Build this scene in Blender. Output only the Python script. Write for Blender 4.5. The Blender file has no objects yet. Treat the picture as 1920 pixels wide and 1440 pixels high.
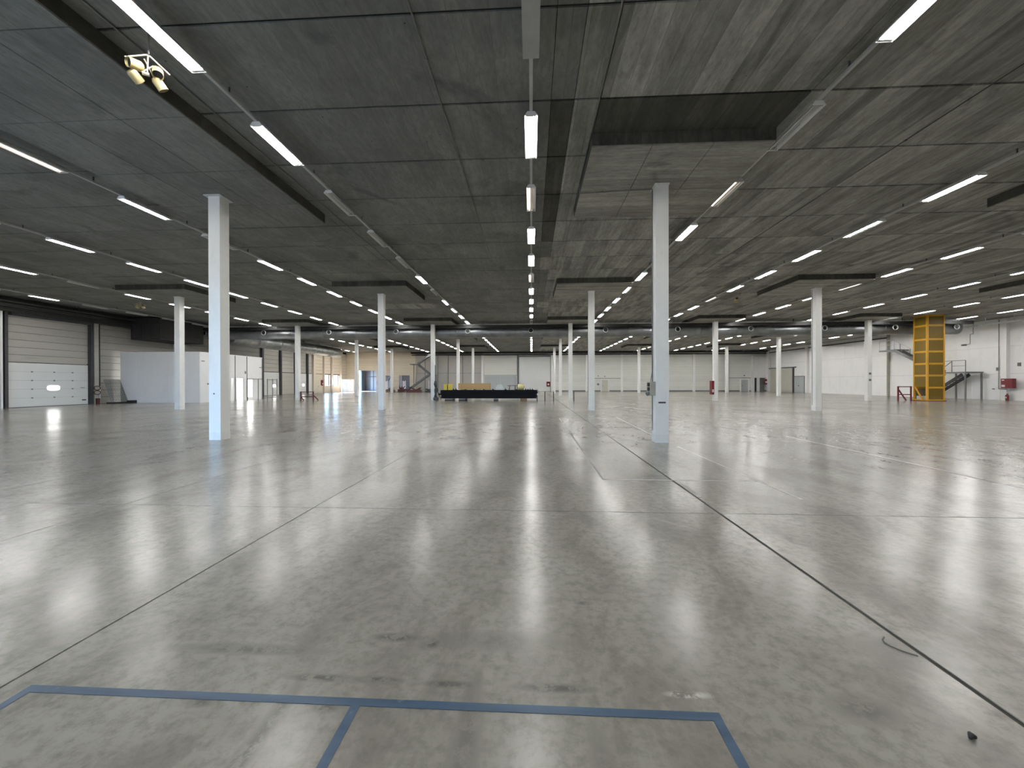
import bpy, math, random
from mathutils import Vector, Matrix
random.seed(7)
scene = bpy.context.scene
COL = scene.collection
PI = math.pi

# ------------------------------------------------------------------ camera
F_PX, EYE, ROLL = 720.0, 1.62, 0.0017
yaw = math.atan(36.5 / F_PX); pitch = math.atan(-2.5 / F_PX)
cam_d = bpy.data.cameras.new('camera'); cam = bpy.data.objects.new('camera', cam_d); COL.objects.link(cam)
cam_d.sensor_width = 36.0; cam_d.lens = 36.0 * F_PX / 1920.0; cam_d.clip_end = 300; cam_d.clip_start = .05
cam.matrix_world = (Matrix.Translation((0, 0, EYE)) @ Matrix.Rotation(yaw, 4, 'Z') @
                    Matrix.Rotation(PI / 2 + pitch, 4, 'X') @ Matrix.Rotation(-ROLL, 4, 'Z'))
scene.camera = cam

# ------------------------------------------------------------------ light outside, exposure
world = bpy.data.worlds.new('sky'); scene.world = world; world.use_nodes = True
bg = world.node_tree.nodes['Background']; bg.inputs[0].default_value = (.38, .65, 1.0, 1); bg.inputs[1].default_value = 8.5
sun_d = bpy.data.lights.new('sun', 'SUN'); sun_d.energy = 60.0; sun_d.color = (1.0, .80, .58); sun_d.angle = .01
sun = bpy.data.objects.new('sun', sun_d); COL.objects.link(sun)
sun.rotation_euler = Vector((.80, -.25, -.42)).to_track_quat('-Z', 'Y').to_euler()
TUBE = 62.0                                   # brightness of a burning fluorescent tube
vs = scene.view_settings
vs.view_transform = 'Standard'; vs.look = 'None'; vs.gamma = 1.0; vs.use_curve_mapping = False; vs.exposure = 1.2
cy = scene.cycles
cy.use_denoising = True; cy.max_bounces = 6; cy.diffuse_bounces = 4; cy.glossy_bounces = 2
cy.sample_clamp_indirect = 6.0; cy.use_light_tree = False; cy.adaptive_threshold = .03; cy.caustics_reflective = False; cy.caustics_refractive = False

# ------------------------------------------------------------------ materials
class NT:
    def __init__(s, name):
        s.m = bpy.data.materials.new(name); s.m.use_nodes = True
        s.t = s.m.node_tree; s.b = s.t.nodes['Principled BSDF']; s._pos = None
    def n(s, typ, **kw):
        nd = s.t.nodes.new(typ)
        for k, v in kw.items(): setattr(nd, k, v)
        return nd
    def put(s, sock, v):
        if isinstance(v, bpy.types.NodeSocket): s.t.links.new(v, sock)
        elif isinstance(v, (tuple, list)) and len(v) == 3 and sock.type == 'RGBA': sock.default_value = (*v, 1)
        else: sock.default_value = v
    def pos(s, scale=(1, 1, 1)):
        if s._pos is None: s._pos = s.n('ShaderNodeNewGeometry').outputs['Position']
        if scale == (1, 1, 1): return s._pos
        v = s.n('ShaderNodeVectorMath', operation='MULTIPLY'); s.put(v.inputs[0], s._pos); v.inputs[1].default_value = scale
        return v.outputs[0]
    def noise(s, vec, scale=1, detail=3, rough=.55, dist=0):
        nd = s.n('ShaderNodeTexNoise'); s.put(nd.inputs['Vector'], vec); nd.inputs['Scale'].default_value = scale
        nd.inputs['Detail'].default_value = detail; nd.inputs['Roughness'].default_value = rough; nd.inputs['Distortion'].default_value = dist
        return nd.outputs['Fac']
    def math(s, op, a, b=0.0, clamp=False):
        nd = s.n('ShaderNodeMath', operation=op); nd.use_clamp = clamp; s.put(nd.inputs[0], a); s.put(nd.inputs[1], b); return nd.outputs[0]
    def rng(s, v, a, b, c=0.0, d=1.0):
        nd = s.n('ShaderNodeMapRange'); s.put(nd.inputs[0], v)
        for i, x in enumerate((a, b, c, d)): nd.inputs[1 + i].default_value = x
        return nd.outputs[0]
    def mix(s, f, a, b, mode='MIX'):
        nd = s.n('ShaderNodeMix', data_type='RGBA', blend_type=mode); s.put(nd.inputs[0], f); s.put(nd.inputs[6], a); s.put(nd.inputs[7], b)
        return nd.outputs[2]
    def sep(s, vec):
        nd = s.n('ShaderNodeSeparateXYZ'); s.put(nd.inputs[0], vec); return nd.outputs
    def bump(s, h, strength=.3, dist=.01):
        nd = s.n('ShaderNodeBump'); nd.inputs['Strength'].default_value = strength; nd.inputs['Distance'].default_value = dist
        s.put(nd.inputs['Height'], h); s.put(s.b.inputs['Normal'], nd.outputs[0])
    def done(s, col, rough, metal=0.0):
        s.put(s.b.inputs['Base Color'], col); s.put(s.b.inputs['Roughness'], rough); s.put(s.b.inputs['Metallic'], metal)
        return s.m

def plain(name, col, rough=.6, metal=0.0, var=.12, scale=2.5, stretch=(1, 1, 1)):
    t = NT(name); f = t.noise(t.pos(stretch), scale, 4)
    lo = tuple(c * (1 - var) for c in col); hi = tuple(min(1, c * (1 + var)) for c in col)
    return t.done(t.mix(t.rng(f, .3, .7), lo, hi), rough, metal)

def emit(name, col, strength):
    t = NT(name); t.put(t.b.inputs['Emission Color'], col); t.b.inputs['Emission Strength'].default_value = strength
    return t.done(col, .5)

def concrete_floor():
    t = NT('polished_concrete_floor'); p = t.pos()
    big = t.noise(p, .25, 3, .6); mid = t.noise(t.pos((1, .55, 1)), 1.5, 5, .65, .5); fine = t.noise(p, 13, 4, .72)
    c = t.mix(t.rng(big, .3, .7), (.232, .220, .192), (.306, .292, .258))
    c = t.mix(t.rng(mid, .40, .72, 0, .8), c, (.365, .355, .325))
    c = t.mix(t.rng(mid, .47, .30, 0, .5), c, (.155, .147, .128))
    c = t.mix(t.rng(fine, .56, .30, 0, .55), c, (.145, .137, .118))
    for x, y, rx, ry, k in STAINS:                                      # scraped and oily marks where they lie
        v = t.n('ShaderNodeVectorMath', operation='SUBTRACT'); t.put(v.inputs[0], p); v.inputs[1].default_value = (x, y, 0)
        w = t.n('ShaderNodeVectorMath', operation='MULTIPLY'); t.put(w.inputs[0], v.outputs[0]); w.inputs[1].default_value = (1 / rx, 1 / ry, 0)
        l = t.n('ShaderNodeVectorMath', operation='LENGTH'); t.put(l.inputs[0], w.outputs[0])
        f = t.math('MULTIPLY', t.rng(l.outputs['Value'], 1.2, .3, 0, abs(k)), t.rng(fine, .42, .54))
        c = t.mix(f, c, (.075, .072, .064) if k > 0 else (.62, .6, .55))
    r = t.rng(big, .3, .7, .25, .185); r = t.math('ADD', r, t.rng(fine, .3, .7, -.01, .010))
    t.bump(t.math('ADD', mid, t.math('MULTIPLY', fine, .10)), .04, .012)
    t.b.inputs['Specular IOR Level'].default_value = .48
    return t.done(c, r)

STAINS = [(-.87, 2.40, .16, .045, .8), (-1.16, 2.05, .20, .03, .85), (-.83, 2.05, .14, .03, .7), (-1.68, 1.86, .08, .03, .6),
          (-1.03, 1.86, .07, .03, .7), (.81, 2.03, .12, .025, -.8), (.38, 2.84, .07, .03, .6), (.12, 2.04, .22, .035, .8),
          (1.64, 1.98, .18, .10, .5), (-1.25, 1.6, .05, .5, .7), (-.62, 2.35, .05, .05, .7), (-.3, 1.7, .07, .4, .45),
          (-.45, 2.04, .14, .03, .7), (-1.7, 2.25, .5, .05, .55), (-.2, 2.4, .5, .10, .35), (2.2, 2.4, .25, .2, .3), (.3, 1.55, .06, .3, .4)]

def concrete_ceiling(name, lo, hi, board, contrast, bw=.31, sk=1.0):
    t = NT(name); p = t.pos(); o = t.sep(p)
    u = o[0] if board == 'y' else o[1]
    idx = t.math('FLOOR', t.math('DIVIDE', u, bw))
    if board == 'y': idx = t.math('ADD', idx, t.math('MULTIPLY', t.math('FLOOR', t.math('DIVIDE', t.math('SUBTRACT', o[1], 3.88), 1.92)), 37.3))
    wn = t.n('ShaderNodeTexWhiteNoise', noise_dimensions='1D'); t.put(wn.inputs['W'], idx)
    st = (4.0, .5, 1) if board == 'y' else (.5, 4.0, 1)
    s2 = (2.6, .9, 1) if board == 'y' else (.9, 2.6, 1)
    streak = t.noise(t.pos(st), 1.1, 4, .6, .8); big = t.noise(p, .45, 5, .62, .6); fine = t.noise(t.pos(s2), 5, 4, .7, .5)
    f = t.math('ADD', t.math('MULTIPLY', wn.outputs['Value'], contrast), t.math('ADD', t.math('MULTIPLY', streak, sk), (1 - sk) * .5))
    f = t.math('ADD', f, t.math('MULTIPLY', big, .8))
    c = t.mix(t.rng(f, .80, 1.12 + contrast), lo, hi)
    dark = t.noise(p, .55, 5, .65, 1.0)
    c = t.mix(t.rng(dark, .57, .70, 0, .55), c, tuple(x * .45 for x in lo))
    c = t.mix(t.rng(fine, .60, .36, 0, .35), c, tuple(x * .5 for x in lo))
    fr = t.math('FRACT', t.math('DIVIDE', u, bw)); seam = t.math('MULTIPLY', t.rng(fine, .35, .6), t.rng(t.math('ABSOLUTE', t.math('SUBTRACT', fr, .5)), .5, .5 - .012 / bw, 1, 0))
    c = t.mix(t.math('MULTIPLY', seam, .6), c, tuple(x * .45 for x in lo))
    holes = t.n('ShaderNodeTexVoronoi'); t.put(holes.inputs['Vector'], p); holes.inputs['Scale'].default_value = 2.3
    c = t.mix(t.rng(holes.outputs['Distance'], .045, .03, 0, .8), c, (.02, .02, .018))
    t.bump(t.math('ADD', streak, t.math('MULTIPLY', seam, -.6)), .4, .006)
    return t.done(c, .9)

def courses(name, col, period, var=.10, dirt=.25, groove=.5):
    """painted wall of horizontal courses too far away to tell apart"""
    t = NT(name); p = t.pos(); z = t.sep(p)[2]
    q = t.math('DIVIDE', z, period); fr = t.math('ABSOLUTE', t.math('SUBTRACT', t.math('FRACT', q), .5))
    line = t.rng(fr, .44, .5)
    wn = t.n('ShaderNodeTexWhiteNoise', noise_dimensions='1D'); t.put(wn.inputs['W'], t.math('FLOOR', q))
    c = t.mix(wn.outputs['Value'], tuple(x * (1 - var) for x in col), col)
    g = t.noise(t.pos((.5, .5, 1.6)), .9, 5, .65, .3)
    c = t.mix(t.rng(g, .5, .75, 0, dirt), c, tuple(x * .55 for x in col))
    c = t.mix(t.math('MULTIPLY', line, groove), c, tuple(x * .5 for x in col))
    t.bump(t.math('MULTIPLY', line, -1.0), .5, .02)
    return t.done(c, .55)

def painted(name, col, rough=.5, dirt=.3, dcol=None, scale=1.0, streak=(1.2, 1.2, .35)):
    t = NT(name); g = t.noise(t.pos(streak), 1.4 * scale, 6, .68, .4); f = t.noise(t.pos(), 9, 4)
    dcol = dcol or tuple(x * .55 for x in col)
    c = t.mix(t.rng(g, .52, .78, 0, dirt), col, dcol); c = t.mix(t.rng(f, .64, .74, 0, dirt * .6), c, dcol)
    return t.done(c, rough)

def worn_paint(name, col):
    t = NT(name); f = t.noise(t.pos(), 6, 6, .75); g = t.noise(t.pos(), 1.2, 3)
    m = t.math('ADD', t.rng(f, .40, .62), t.rng(g, .40, .70, 0, .9), True)
    return t.done(t.mix(m, col, (.30, .29, .27)), .45)

def wire(name, col, pitch, hole):
    """woven wire: real gaps by transparency, seen from every side"""
    t = NT(name); o = t.sep(t.pos()); s = t.math('ADD', o[0], o[1])
    a = t.math('ABSOLUTE', t.math('SUBTRACT', t.math('FRACT', t.math('DIVIDE', s, pitch)), .5))
    b = t.math('ABSOLUTE', t.math('SUBTRACT', t.math('FRACT', t.math('DIVIDE', o[2], pitch)), .5))
    t.put(t.b.inputs['Alpha'], t.math('GREATER_THAN', t.math('MAXIMUM', a, b), hole)); return t.done(col, .5)

M = {
    'floor': concrete_floor(),
    'yard': plain('yard_asphalt', (.20, .20, .20), .9),
    'joint': plain('joint_filler', (.035, .033, .028), .9),
    'ceil_a': concrete_ceiling('smooth_ceiling_concrete', (.170, .172, .164), (.310, .313, .297), 'y', .12, .64, .35),
    'ceil_b': concrete_ceiling('board_marked_ceiling_concrete', (.190, .189, .172), (.55, .543, .50), 'y', .42),
    'ceil_c': concrete_ceiling('drop_panel_concrete', (.24, .236, .212), (.54, .527, .475), 'x', .30),
    'ceil_e': concrete_ceiling('dark_and_shaded_concrete', (.055, .054, .046), (.125, .122, .105), 'y', .20),  # dark ceiling strips; also paints shade onto the drop panel sides
    'ceil_d': plain('ceiling_joint_backing', (.03, .03, .028), .95),  # dark slab backing behind the open panel joints
    'col': painted('white_column_paint', (.84, .85, .835), .45, .22),
    'colbase': painted('scuffed_column_foot', (.80, .805, .79), .5, .55),
    'farwall': courses('far_wall_courses', (.77, .775, .73), .44, .07, .15, .35),
    'farwarm': courses('cream_far_wall_courses', (.72, .65, .53), .44, .10, .15, .5),
    'plank': painted('beige_wall_plank', (.46, .445, .405), .6, .35, None, 1.2, (1, .35, 2)),
    'plankw': painted('cream_wall_plank', (.66, .60, .50), .6, .25, None, 1.2, (1, .35, 2)),
    'backing': plain('wall_backing', (.04, .039, .037), .9),
    'white': painted('white_wall_paint', (.87, .863, .855), .5, .22, (.50, .47, .45)),
    'white2': painted('white_office_panel', (.84, .845, .86), .5, .15),
    'door': painted('white_door_panel', (.74, .755, .75), .35, .10),
    'doorgrey': painted('grey_door_leaf', (.46, .49, .50), .5, .25),
    'doorcream': painted('cream_door_leaf', (.60, .58, .50), .5, .2),
    'steel': plain('dark_steel', (.055, .055, .06), .5, .3),
    'greysteel': plain('grey_painted_steel', (.17, .175, .18), .5, .3),
    'galv': plain('galvanised_duct', (.24, .25, .26), .42, .8, .2, 1.5),
    'galv2': plain('bright_galvanised_duct', (.46, .48, .48), .36, .85, .2, 1.5),
    'lampgrey': plain('lamp_tray_grey', (.42, .43, .42), .45),
    'lampwhite': plain('lamp_reflector_white', (.80, .80, .79), .35),
    'rail': plain('lamp_rail_grey', (.50, .50, .49), .5),
    'tube_on': emit('burning_tube', (1.0, .985, .95), TUBE),
    'tube_dim': emit('fading_tube', (1.0, .82, .72), 2.2),
    'tube_off': plain('dead_tube', (.62, .62, .60), .3),
    'pane': emit('daylit_pane', (1.0, .98, .95), 7.0),
    'horn': painted('cream_horn_can', (.46, .385, .19), .5, .2, (.3, .27, .16)),
    'bracket': plain('cream_bracket', (.50, .47, .39), .5),
    'black': plain('black_steel_beam', (.006, .0065, .009), .65),
    'rubber': plain('black_rubber', (.02, .02, .02), .7),
    'yellow': painted('yellow_lift_paint', (.66, .35, .02), .45, .3),
    'ymesh': wire('yellow_woven_mesh', (.20, .125, .010), .06, .24),
    'gmesh': wire('grey_wire_mesh', (.36, .38, .37), .14, .44),
    'red': painted('red_paint', (.15, .011, .015), .45, .2),
    'redrust': painted('rusty_red_paint', (.085, .026, .024), .6, .4),
    'redlabel': plain('white_label', (.75, .73, .7), .5),
    'wood': painted('pine_crate_board', (.50, .34, .15), .65, .3, (.30, .19, .08), 2, (.6, 4, 4)),
    'brown': plain('brown_pallet_wood', (.20, .13, .08), .8),
    'yellowbox': plain('yellow_plastic', (.70, .55, .03), .4),
    'film': plain('yellowish_film', (.70, .66, .30), .3),
    'greyplastic': plain('pale_grey_plastic', (.62, .65, .67), .45),
    'beigebox': plain('beige_enclosure', (.40, .39, .33), .5),
    'green': plain('dark_green_paint', (.03, .05, .045), .5),
    'bluepaint': NT('faded_blue_floor_paint'),
    'whiteline': worn_paint('worn_white_floor_paint', (.47, .465, .44)),
    'pipe': plain('grey_conduit', (.20, .20, .195), .6),
    'pipedark': plain('dark_conduit', (.07, .07, .07), .6),
    'sheet': plain('white_corrugated_sheet', (.80, .80, .84), .35),
    'annex': painted('blue_grey_metal_wall', (.12, .14, .18), .4, .3),
    'bluelight': painted('pale_blue_metal_sheet', (.30, .33, .39), .4, .2),
    'cable': plain('rubber_cable', (.10, .095, .08), .7),
}
def _blue():
    t = M['bluepaint']; f = t.noise(t.pos(), 8, 6, .75); g = t.noise(t.pos((.4, 3, 1)), 3, 3)
    c = t.mix(t.rng(g, .35, .65), (.032, .068, .120), (.055, .100, .165)); c = t.mix(t.rng(f, .62, .74, 0, .7), c, (.26, .255, .24))
    return t.done(c, .38)
M['bluepaint'] = _blue()
M['black'].node_tree.nodes['Principled BSDF'].inputs['Specular IOR Level'].default_value = .12

# ------------------------------------------------------------------ builders
ORG = {}
def props(o, label=None, cat=None, group=None, kind=None):
    if label: o['label'] = label
    if cat: o['category'] = cat
    if group: o['group'] = group
    if kind: o['kind'] = kind
    return o

def thing(name, label, cat, loc=(0, 0, 0), group=None):
    o = bpy.data.objects.new(name, None); COL.objects.link(o); o.location = loc; o.empty_display_size = .1
    ORG[o.name] = Vector(loc); return props(o, label, cat, group)

def struct(name, loc=(0, 0, 0)):
    o = bpy.data.objects.new(name, None); COL.objects.link(o); o.location = loc; o.empty_display_size = .1
    ORG[o.name] = Vector(loc); o['kind'] = 'structure'; return o

class MB:
    def __init__(s): s.v = []; s.f = []; s.sm = []
    def box(s, x0, x1, y0, y1, z0, z1):
        i = len(s.v)
        s.v += [(x0, y0, z0), (x1, y0, z0), (x1, y1, z0), (x0, y1, z0), (x0, y0, z1), (x1, y0, z1), (x1, y1, z1), (x0, y1, z1)]
        for q in ((0, 3, 2, 1), (4, 5, 6, 7), (0, 1, 5, 4), (1, 2, 6, 5), (2, 3, 7, 6), (3, 0, 4, 7)): s.f.append([i + k for k in q]); s.sm.append(False)
        return s
    def bar(s, a, b, w, h=None, up=(0, 0, 1)):
        """a square bar between two points"""
        a, b = Vector(a), Vector(b); h = h or w; d = (b - a).normalized(); u = Vector(up)
        if abs(d.dot(u)) > .97: u = Vector((0, 1, 0))
        r = d.cross(u).normalized(); u = r.cross(d); i = len(s.v)
        for p in (a, b):
            for sx, sy in ((-1, -1), (1, -1), (1, 1), (-1, 1)): s.v.append(tuple(p + r * (sx * w / 2) + u * (sy * h / 2)))
        for q in ((0, 1, 2, 3), (7, 6, 5, 4), (0, 4, 5, 1), (1, 5, 6, 2), (2, 6, 7, 3), (3, 7, 4, 0)): s.f.append([i + k for k in q]); s.sm.append(False)
        return s
    def tube(s, pts, r, n=8, cap=True, radii=None):
        pts = [Vector(p) for p in pts]; i0 = len(s.v); ref = None
        for k, p in enumerate(pts):
            d = ((pts[min(k + 1, len(pts) - 1)] - pts[max(k - 1, 0)])).normalized()
            if ref is None: ref = Vector((0, 0, 1)) if abs(d.z) < .9 else Vector((1, 0, 0))
            a = d.cross(ref)
            if a.length < 1e-4: ref = Vector((0, 1, 0)); a = d.cross(ref)
            a.normalize(); b = a.cross(d); rr = radii[k] if radii else r
            for j in range(n): t = 2 * PI * (j + .5) / n; s.v.append(tuple(p + a * math.cos(t) * rr + b * math.sin(t) * rr))
        for k in range(len(pts) - 1):
            for j in range(n):
                s.f.append([i0 + k * n + j, i0 + k * n + (j + 1) % n, i0 + (k + 1) * n + (j + 1) % n, i0 + (k + 1) * n + j]); s.sm.append(n > 6)
        if cap:
            s.f.append([i0 + j for j in reversed(range(n))]); s.sm.append(False)
            s.f.append([i0 + (len(pts) - 1) * n + j for j in range(n)]); s.sm.append(False)
        return s
    def poly(s, pts, h):
        """flat polygon (x, y) list extruded from z h[0] to h[1]"""
        i = len(s.v); n = len(pts)
        for z in h: s.v += [(x, y, z) for x, y in pts]
        s.f.append([i + k for k in reversed(range(n))]); s.f.append([i + n + k for k in range(n)]); s.sm += [False, False]
        for k in range(n): s.f.append([i + k, i + (k + 1) % n, i + n + (k + 1) % n, i + n + k]); s.sm.append(False)
        return s
    def mesh(s, name, mat):
        me = bpy.data.meshes.new(name); me.from_pydata(s.v, [], s.f); me.materials.append(mat)
        me.polygons.foreach_set('use_smooth', s.sm); me.update(); return me
    def build(s, name, mat, parent=None, label=None, cat=None, group=None, kind=None, base=None):
        if parent is not None: o0 = ORG[parent.name]
        else:
            if base is None:
                xs, ys, zs = zip(*s.v); base = ((min(xs) + max(xs)) / 2, (min(ys) + max(ys)) / 2, min(zs))
            o0 = Vector(base)
        s.v = [(x - o0.x, y - o0.y, z - o0.z) for x, y, z in s.v]
        o = bpy.data.objects.new(name, s.mesh(name, M[mat] if isinstance(mat, str) else mat)); COL.objects.link(o)
        ORG[o.name] = o0
        if parent is not None: o.parent = parent
        else: o.location = o0
        return props(o, label, cat, group, kind)

UNIT = {}
def piece(name, mat, parent, x0, x1, y0, y1, z0, z1):
    """one board, slab or panel: shares a unit box mesh with its look-alikes"""
    key = (name, mat)
    if key not in UNIT: UNIT[key] = MB().box(-.5, .5, -.5, .5, -.5, .5).mesh(name, M[mat])
    o = bpy.data.objects.new(name, UNIT[key]); COL.objects.link(o); o.parent = parent
    p = ORG[parent.name]
    o.location = ((x0 + x1) / 2 - p.x, (y0 + y1) / 2 - p.y, (z0 + z1) / 2 - p.z); o.scale = (x1 - x0, y1 - y0, z1 - z0)
    return o

def cells(u0, u1, v0, v1, holes):
    us = sorted({u0, u1, *[h[0] for h in holes], *[h[1] for h in holes]}); vs_ = sorted({v0, v1, *[h[2] for h in holes], *[h[3] for h in holes]})
    for a, b in zip(us, us[1:]):
        for c, d in zip(vs_, vs_[1:]):
            if not any(h[0] <= a and b <= h[1] and h[2] <= c and d <= h[3] for h in holes): yield a, b, c, d

def clone(root, loc, label=None, group=None):
    r = root.copy(); COL.objects.link(r); r.location = loc
    if label: r['label'] = label
    if group: r['group'] = group
    for ch in [c for c in bpy.data.objects if c.parent == root]:
        c = ch.copy(); COL.objects.link(c); c.parent = r
        for g in [q for q in bpy.data.objects if q.parent == ch]:
            d = g.copy(); COL.objects.link(d); d.parent = c
    return r

# ------------------------------------------------------------------ measures of the hall
XL, XR, YN, YF = -34.45, 41.40, -5.0, 70.0
ZS, ZD = 7.25, 6.95                      # slab soffit, drop panel soffit
COLX = [-21.75, -9.0, 3.5, 16.2, 29.1]
COLY = [10.65 + 12.05 * j for j in range(5)]
EDGE = {-21.75: (2.1, 2.1), -9.0: (2.1, 2.1), 3.5: (2.12, 1.92), 16.2: (2.2, 1.62), 29.1: (2.1, 1.12)}

# ------------------------------------------------------------------ floor
yard = MB().box(-160, 160, -160, 230, -1.0, -.6).build('ground', 'yard', kind='structure')
floor = struct('floor')
fb = MB().box(XL - .6, XR + .6, YN - .6, YF + .6, -.30, -.007); fb.build('joint_bed', 'joint', floor)
FX = [XL, -28.9, -23.6, -18.4, -13.1, -8.0, -5.45, -2.83, 2.32, 7.45, 12.6, 17.8, 23.0, 28.2, 33.4, XR]
FY = [YN, -1.16, 4.86, 10.88, 16.9, 22.9, 28.95, 34.97, 41.0, 47.0, 58.5, YF]
for i, (a, b) in enumerate(zip(FX, FX[1:])):
    for c, d in zip(FY, FY[1:]):
        gl = .017 if abs(a - 2.32) < .01 else .007; gr = .017 if abs(b - 2.32) < .01 else .007
        dz = random.uniform(-.0012, .0)
        piece('floor_slab', 'floor', floor, a + gl, b - gr, c + .006, d - .006, -.05, dz)

# ------------------------------------------------------------------ ceiling
ceiling = struct('ceiling')
MB().box(XL - .6, XR + .6, YN - .6, YF + .6, ZS + .035, ZS + .45).build('slab', 'ceil_d', ceiling)
CX = [XL, -23.85, -19.65, -11.1, -6.9, .40, .86, 1.38, 5.42, 14.0, 17.82, 27.0, 30.22, XR]
CY = [YN] + [3.88 + 1.92 * k for k in range(-4, 15)]
for a, b in zip(CX, CX[1:]):
    for c, d in zip(CY, CY[1:]):
        m = 'ceil_b' if a > 1.3 or (a > -12 and random.random() < .06) else 'ceil_a'
        if (a == .40 and 7.5 < c < 15) or (a == 1.38 and 7.5 < c < 8): m = 'ceil_e'  # darker concrete strips, one of them just in front of a drop panel
        elif a == .86: m = 'ceil_b'
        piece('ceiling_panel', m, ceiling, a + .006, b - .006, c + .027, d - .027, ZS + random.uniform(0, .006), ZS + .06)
    piece('ceiling_panel', 'ceil_b' if a > 1.3 else 'ceil_a', ceiling, a + .006, b - .006, CY[-1] + .014, 50.0, ZS, ZS + .06)
    piece('ceiling_panel', 'ceil_b' if a > 1.3 else 'ceil_a', ceiling, a + .006, b - .006, 50.02, YF, ZS, ZS + .06)
for x in COLX:
    for j, y in enumerate(COLY):
        x0, x1 = x - EDGE[x][0], x + EDGE[x][1]; y0, y1 = y - 1.85, y + 1.9
        if x == -9.0 and j == 0: y0 = .6                                  # this thickening runs on towards the dock
        dp = MB().box(x0, x1, y0, y1, ZD + .03, ZS + .02).build('drop_panel', 'ceil_e', ceiling)  # grimy sides; their shade is put into the dark colour too
        if j < 3:                                                          # formwork boards printed on its soffit
            nx = 3; ys = [y0, y + .18, y1] if y0 > 1 else [.6, 3.5, 5.42, 7.37, 9.3, 11.1, y1]
            for k in range(nx):
                for c, d in zip(ys, ys[1:]):
                    w = (x1 - x0) / nx
                    piece('soffit_board', 'ceil_c' if x > 0 else 'ceil_a', dp, x0 + k * w + .008 * (k > 0), x0 + (k + 1) * w - .008 * (k < 2), c + .01 * (c > y0), d - .01 * (d < y1), ZD, ZD + .035)
        else:
            piece('soffit_board', 'ceil_c' if x > 0 else 'ceil_a', dp, x0, x1, y0, y1, ZD, ZD + .035)

# ------------------------------------------------------------------ left wall (docks)
wl = struct('wall_left')
WIN = [(62.1, 64.15, 1.1, 3.0), (65.0, 67.3, 1.1, 3.0)]
b = MB()
for c, d, e, f in cells(YN - .3, YF + .3, -.2, ZS + .1, WIN): b.box(XL - .35, XL - .10, c, d, e, f)
b.build('backing', 'backing', wl)
def plank_bay(y0, y1, z0, z1, mat='plank', h=.535):
    n = max(1, round((z1 - z0) / h)); s = (z1 - z0) / n
    for k in range(n): piece('wall_plank', mat, wl, XL - .12, XL + random.uniform(0, .008), y0, y1, z0 + k * s + .012, z0 + (k + 1) * s - .012)
plank_bay(YN, 15.0, 0, 6.6); plank_bay(15.03, 22.85, 0, 6.6)
plank_bay(23.5, 28.15, 3.06, 6.55); plank_bay(28.75, 35.2, 0, 6.55); plank_bay(35.25, 41.3, 0, 6.55); plank_bay(41.35, 47.2, 0, 6.55)
BAYS = [(47.4, 50.75), (51.05, 54.05), (54.35, 57.05), (57.35, 58.6), (59.3, 61.75), (62.0, 64.25), (64.9, 67.45), (67.75, 69.9)]
for i, (a, c) in enumerate(BAYS): plank_bay(a, c, 3.12, 6.9, 'plank' if i < 4 else 'plankw')
for a, c in BAYS[5:7]:                                                     # under the two bright windows
    piece('wall_plank', 'plankw', wl, XL - .12, XL + .01, a, c, 0, 1.08)
piece('wall_plank', 'plankw', wl, XL - .12, XL + .01, 67.75, 69.9, 0, 3.1)
for i, (y, w, m) in enumerate([(23.10, .10, 'white'), (23.33, .16, 'steel'), (28.22, .14, 'steel'), (28.52, .30, 'plank'), (28.74, .06, 'steel'),
                  (41.32, .3, 'plank'), (47.3, .30, 'steel'), (50.9, .26, 'steel'), (54.2, .24, 'steel'), (57.2, .26, 'steel'), (58.95, .55, 'plankw'),
                  (61.88, .18, 'plankw'), (64.55, .28, 'plankw'), (67.6, .30, 'plankw')]):
    t = MB().box(XL - .05, XL + .30, y - w / 2, y + w / 2, 0, 6.95).build('trim_%d' % (i + 1), m); t['kind'] = 'structure'
MB().box(XL - .05, XL + .42, 23.5, 28.15, 6.15, 6.32).build('trim_20', 'steel', kind='structure')
MB().box(XL, XL + .75, YN, 47.2, 6.32, 7.2).build('trim_21', 'backing', kind='structure')

# windows full of daylight
for i, (a, c, e, f) in enumerate(WIN):
    w = struct('window_%d' % (i + 1), (XL, (a + c) / 2, e))
    m = MB()
    for q in ((a, a + .06, e, f), (c - .06, c, e, f), (a, c, e, e + .06), (a, c, f - .06, f)): m.box(XL - .12, XL + .02, q[0], q[1], q[2], q[3])
    m.build('window_frame', 'plankw', w)

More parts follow.
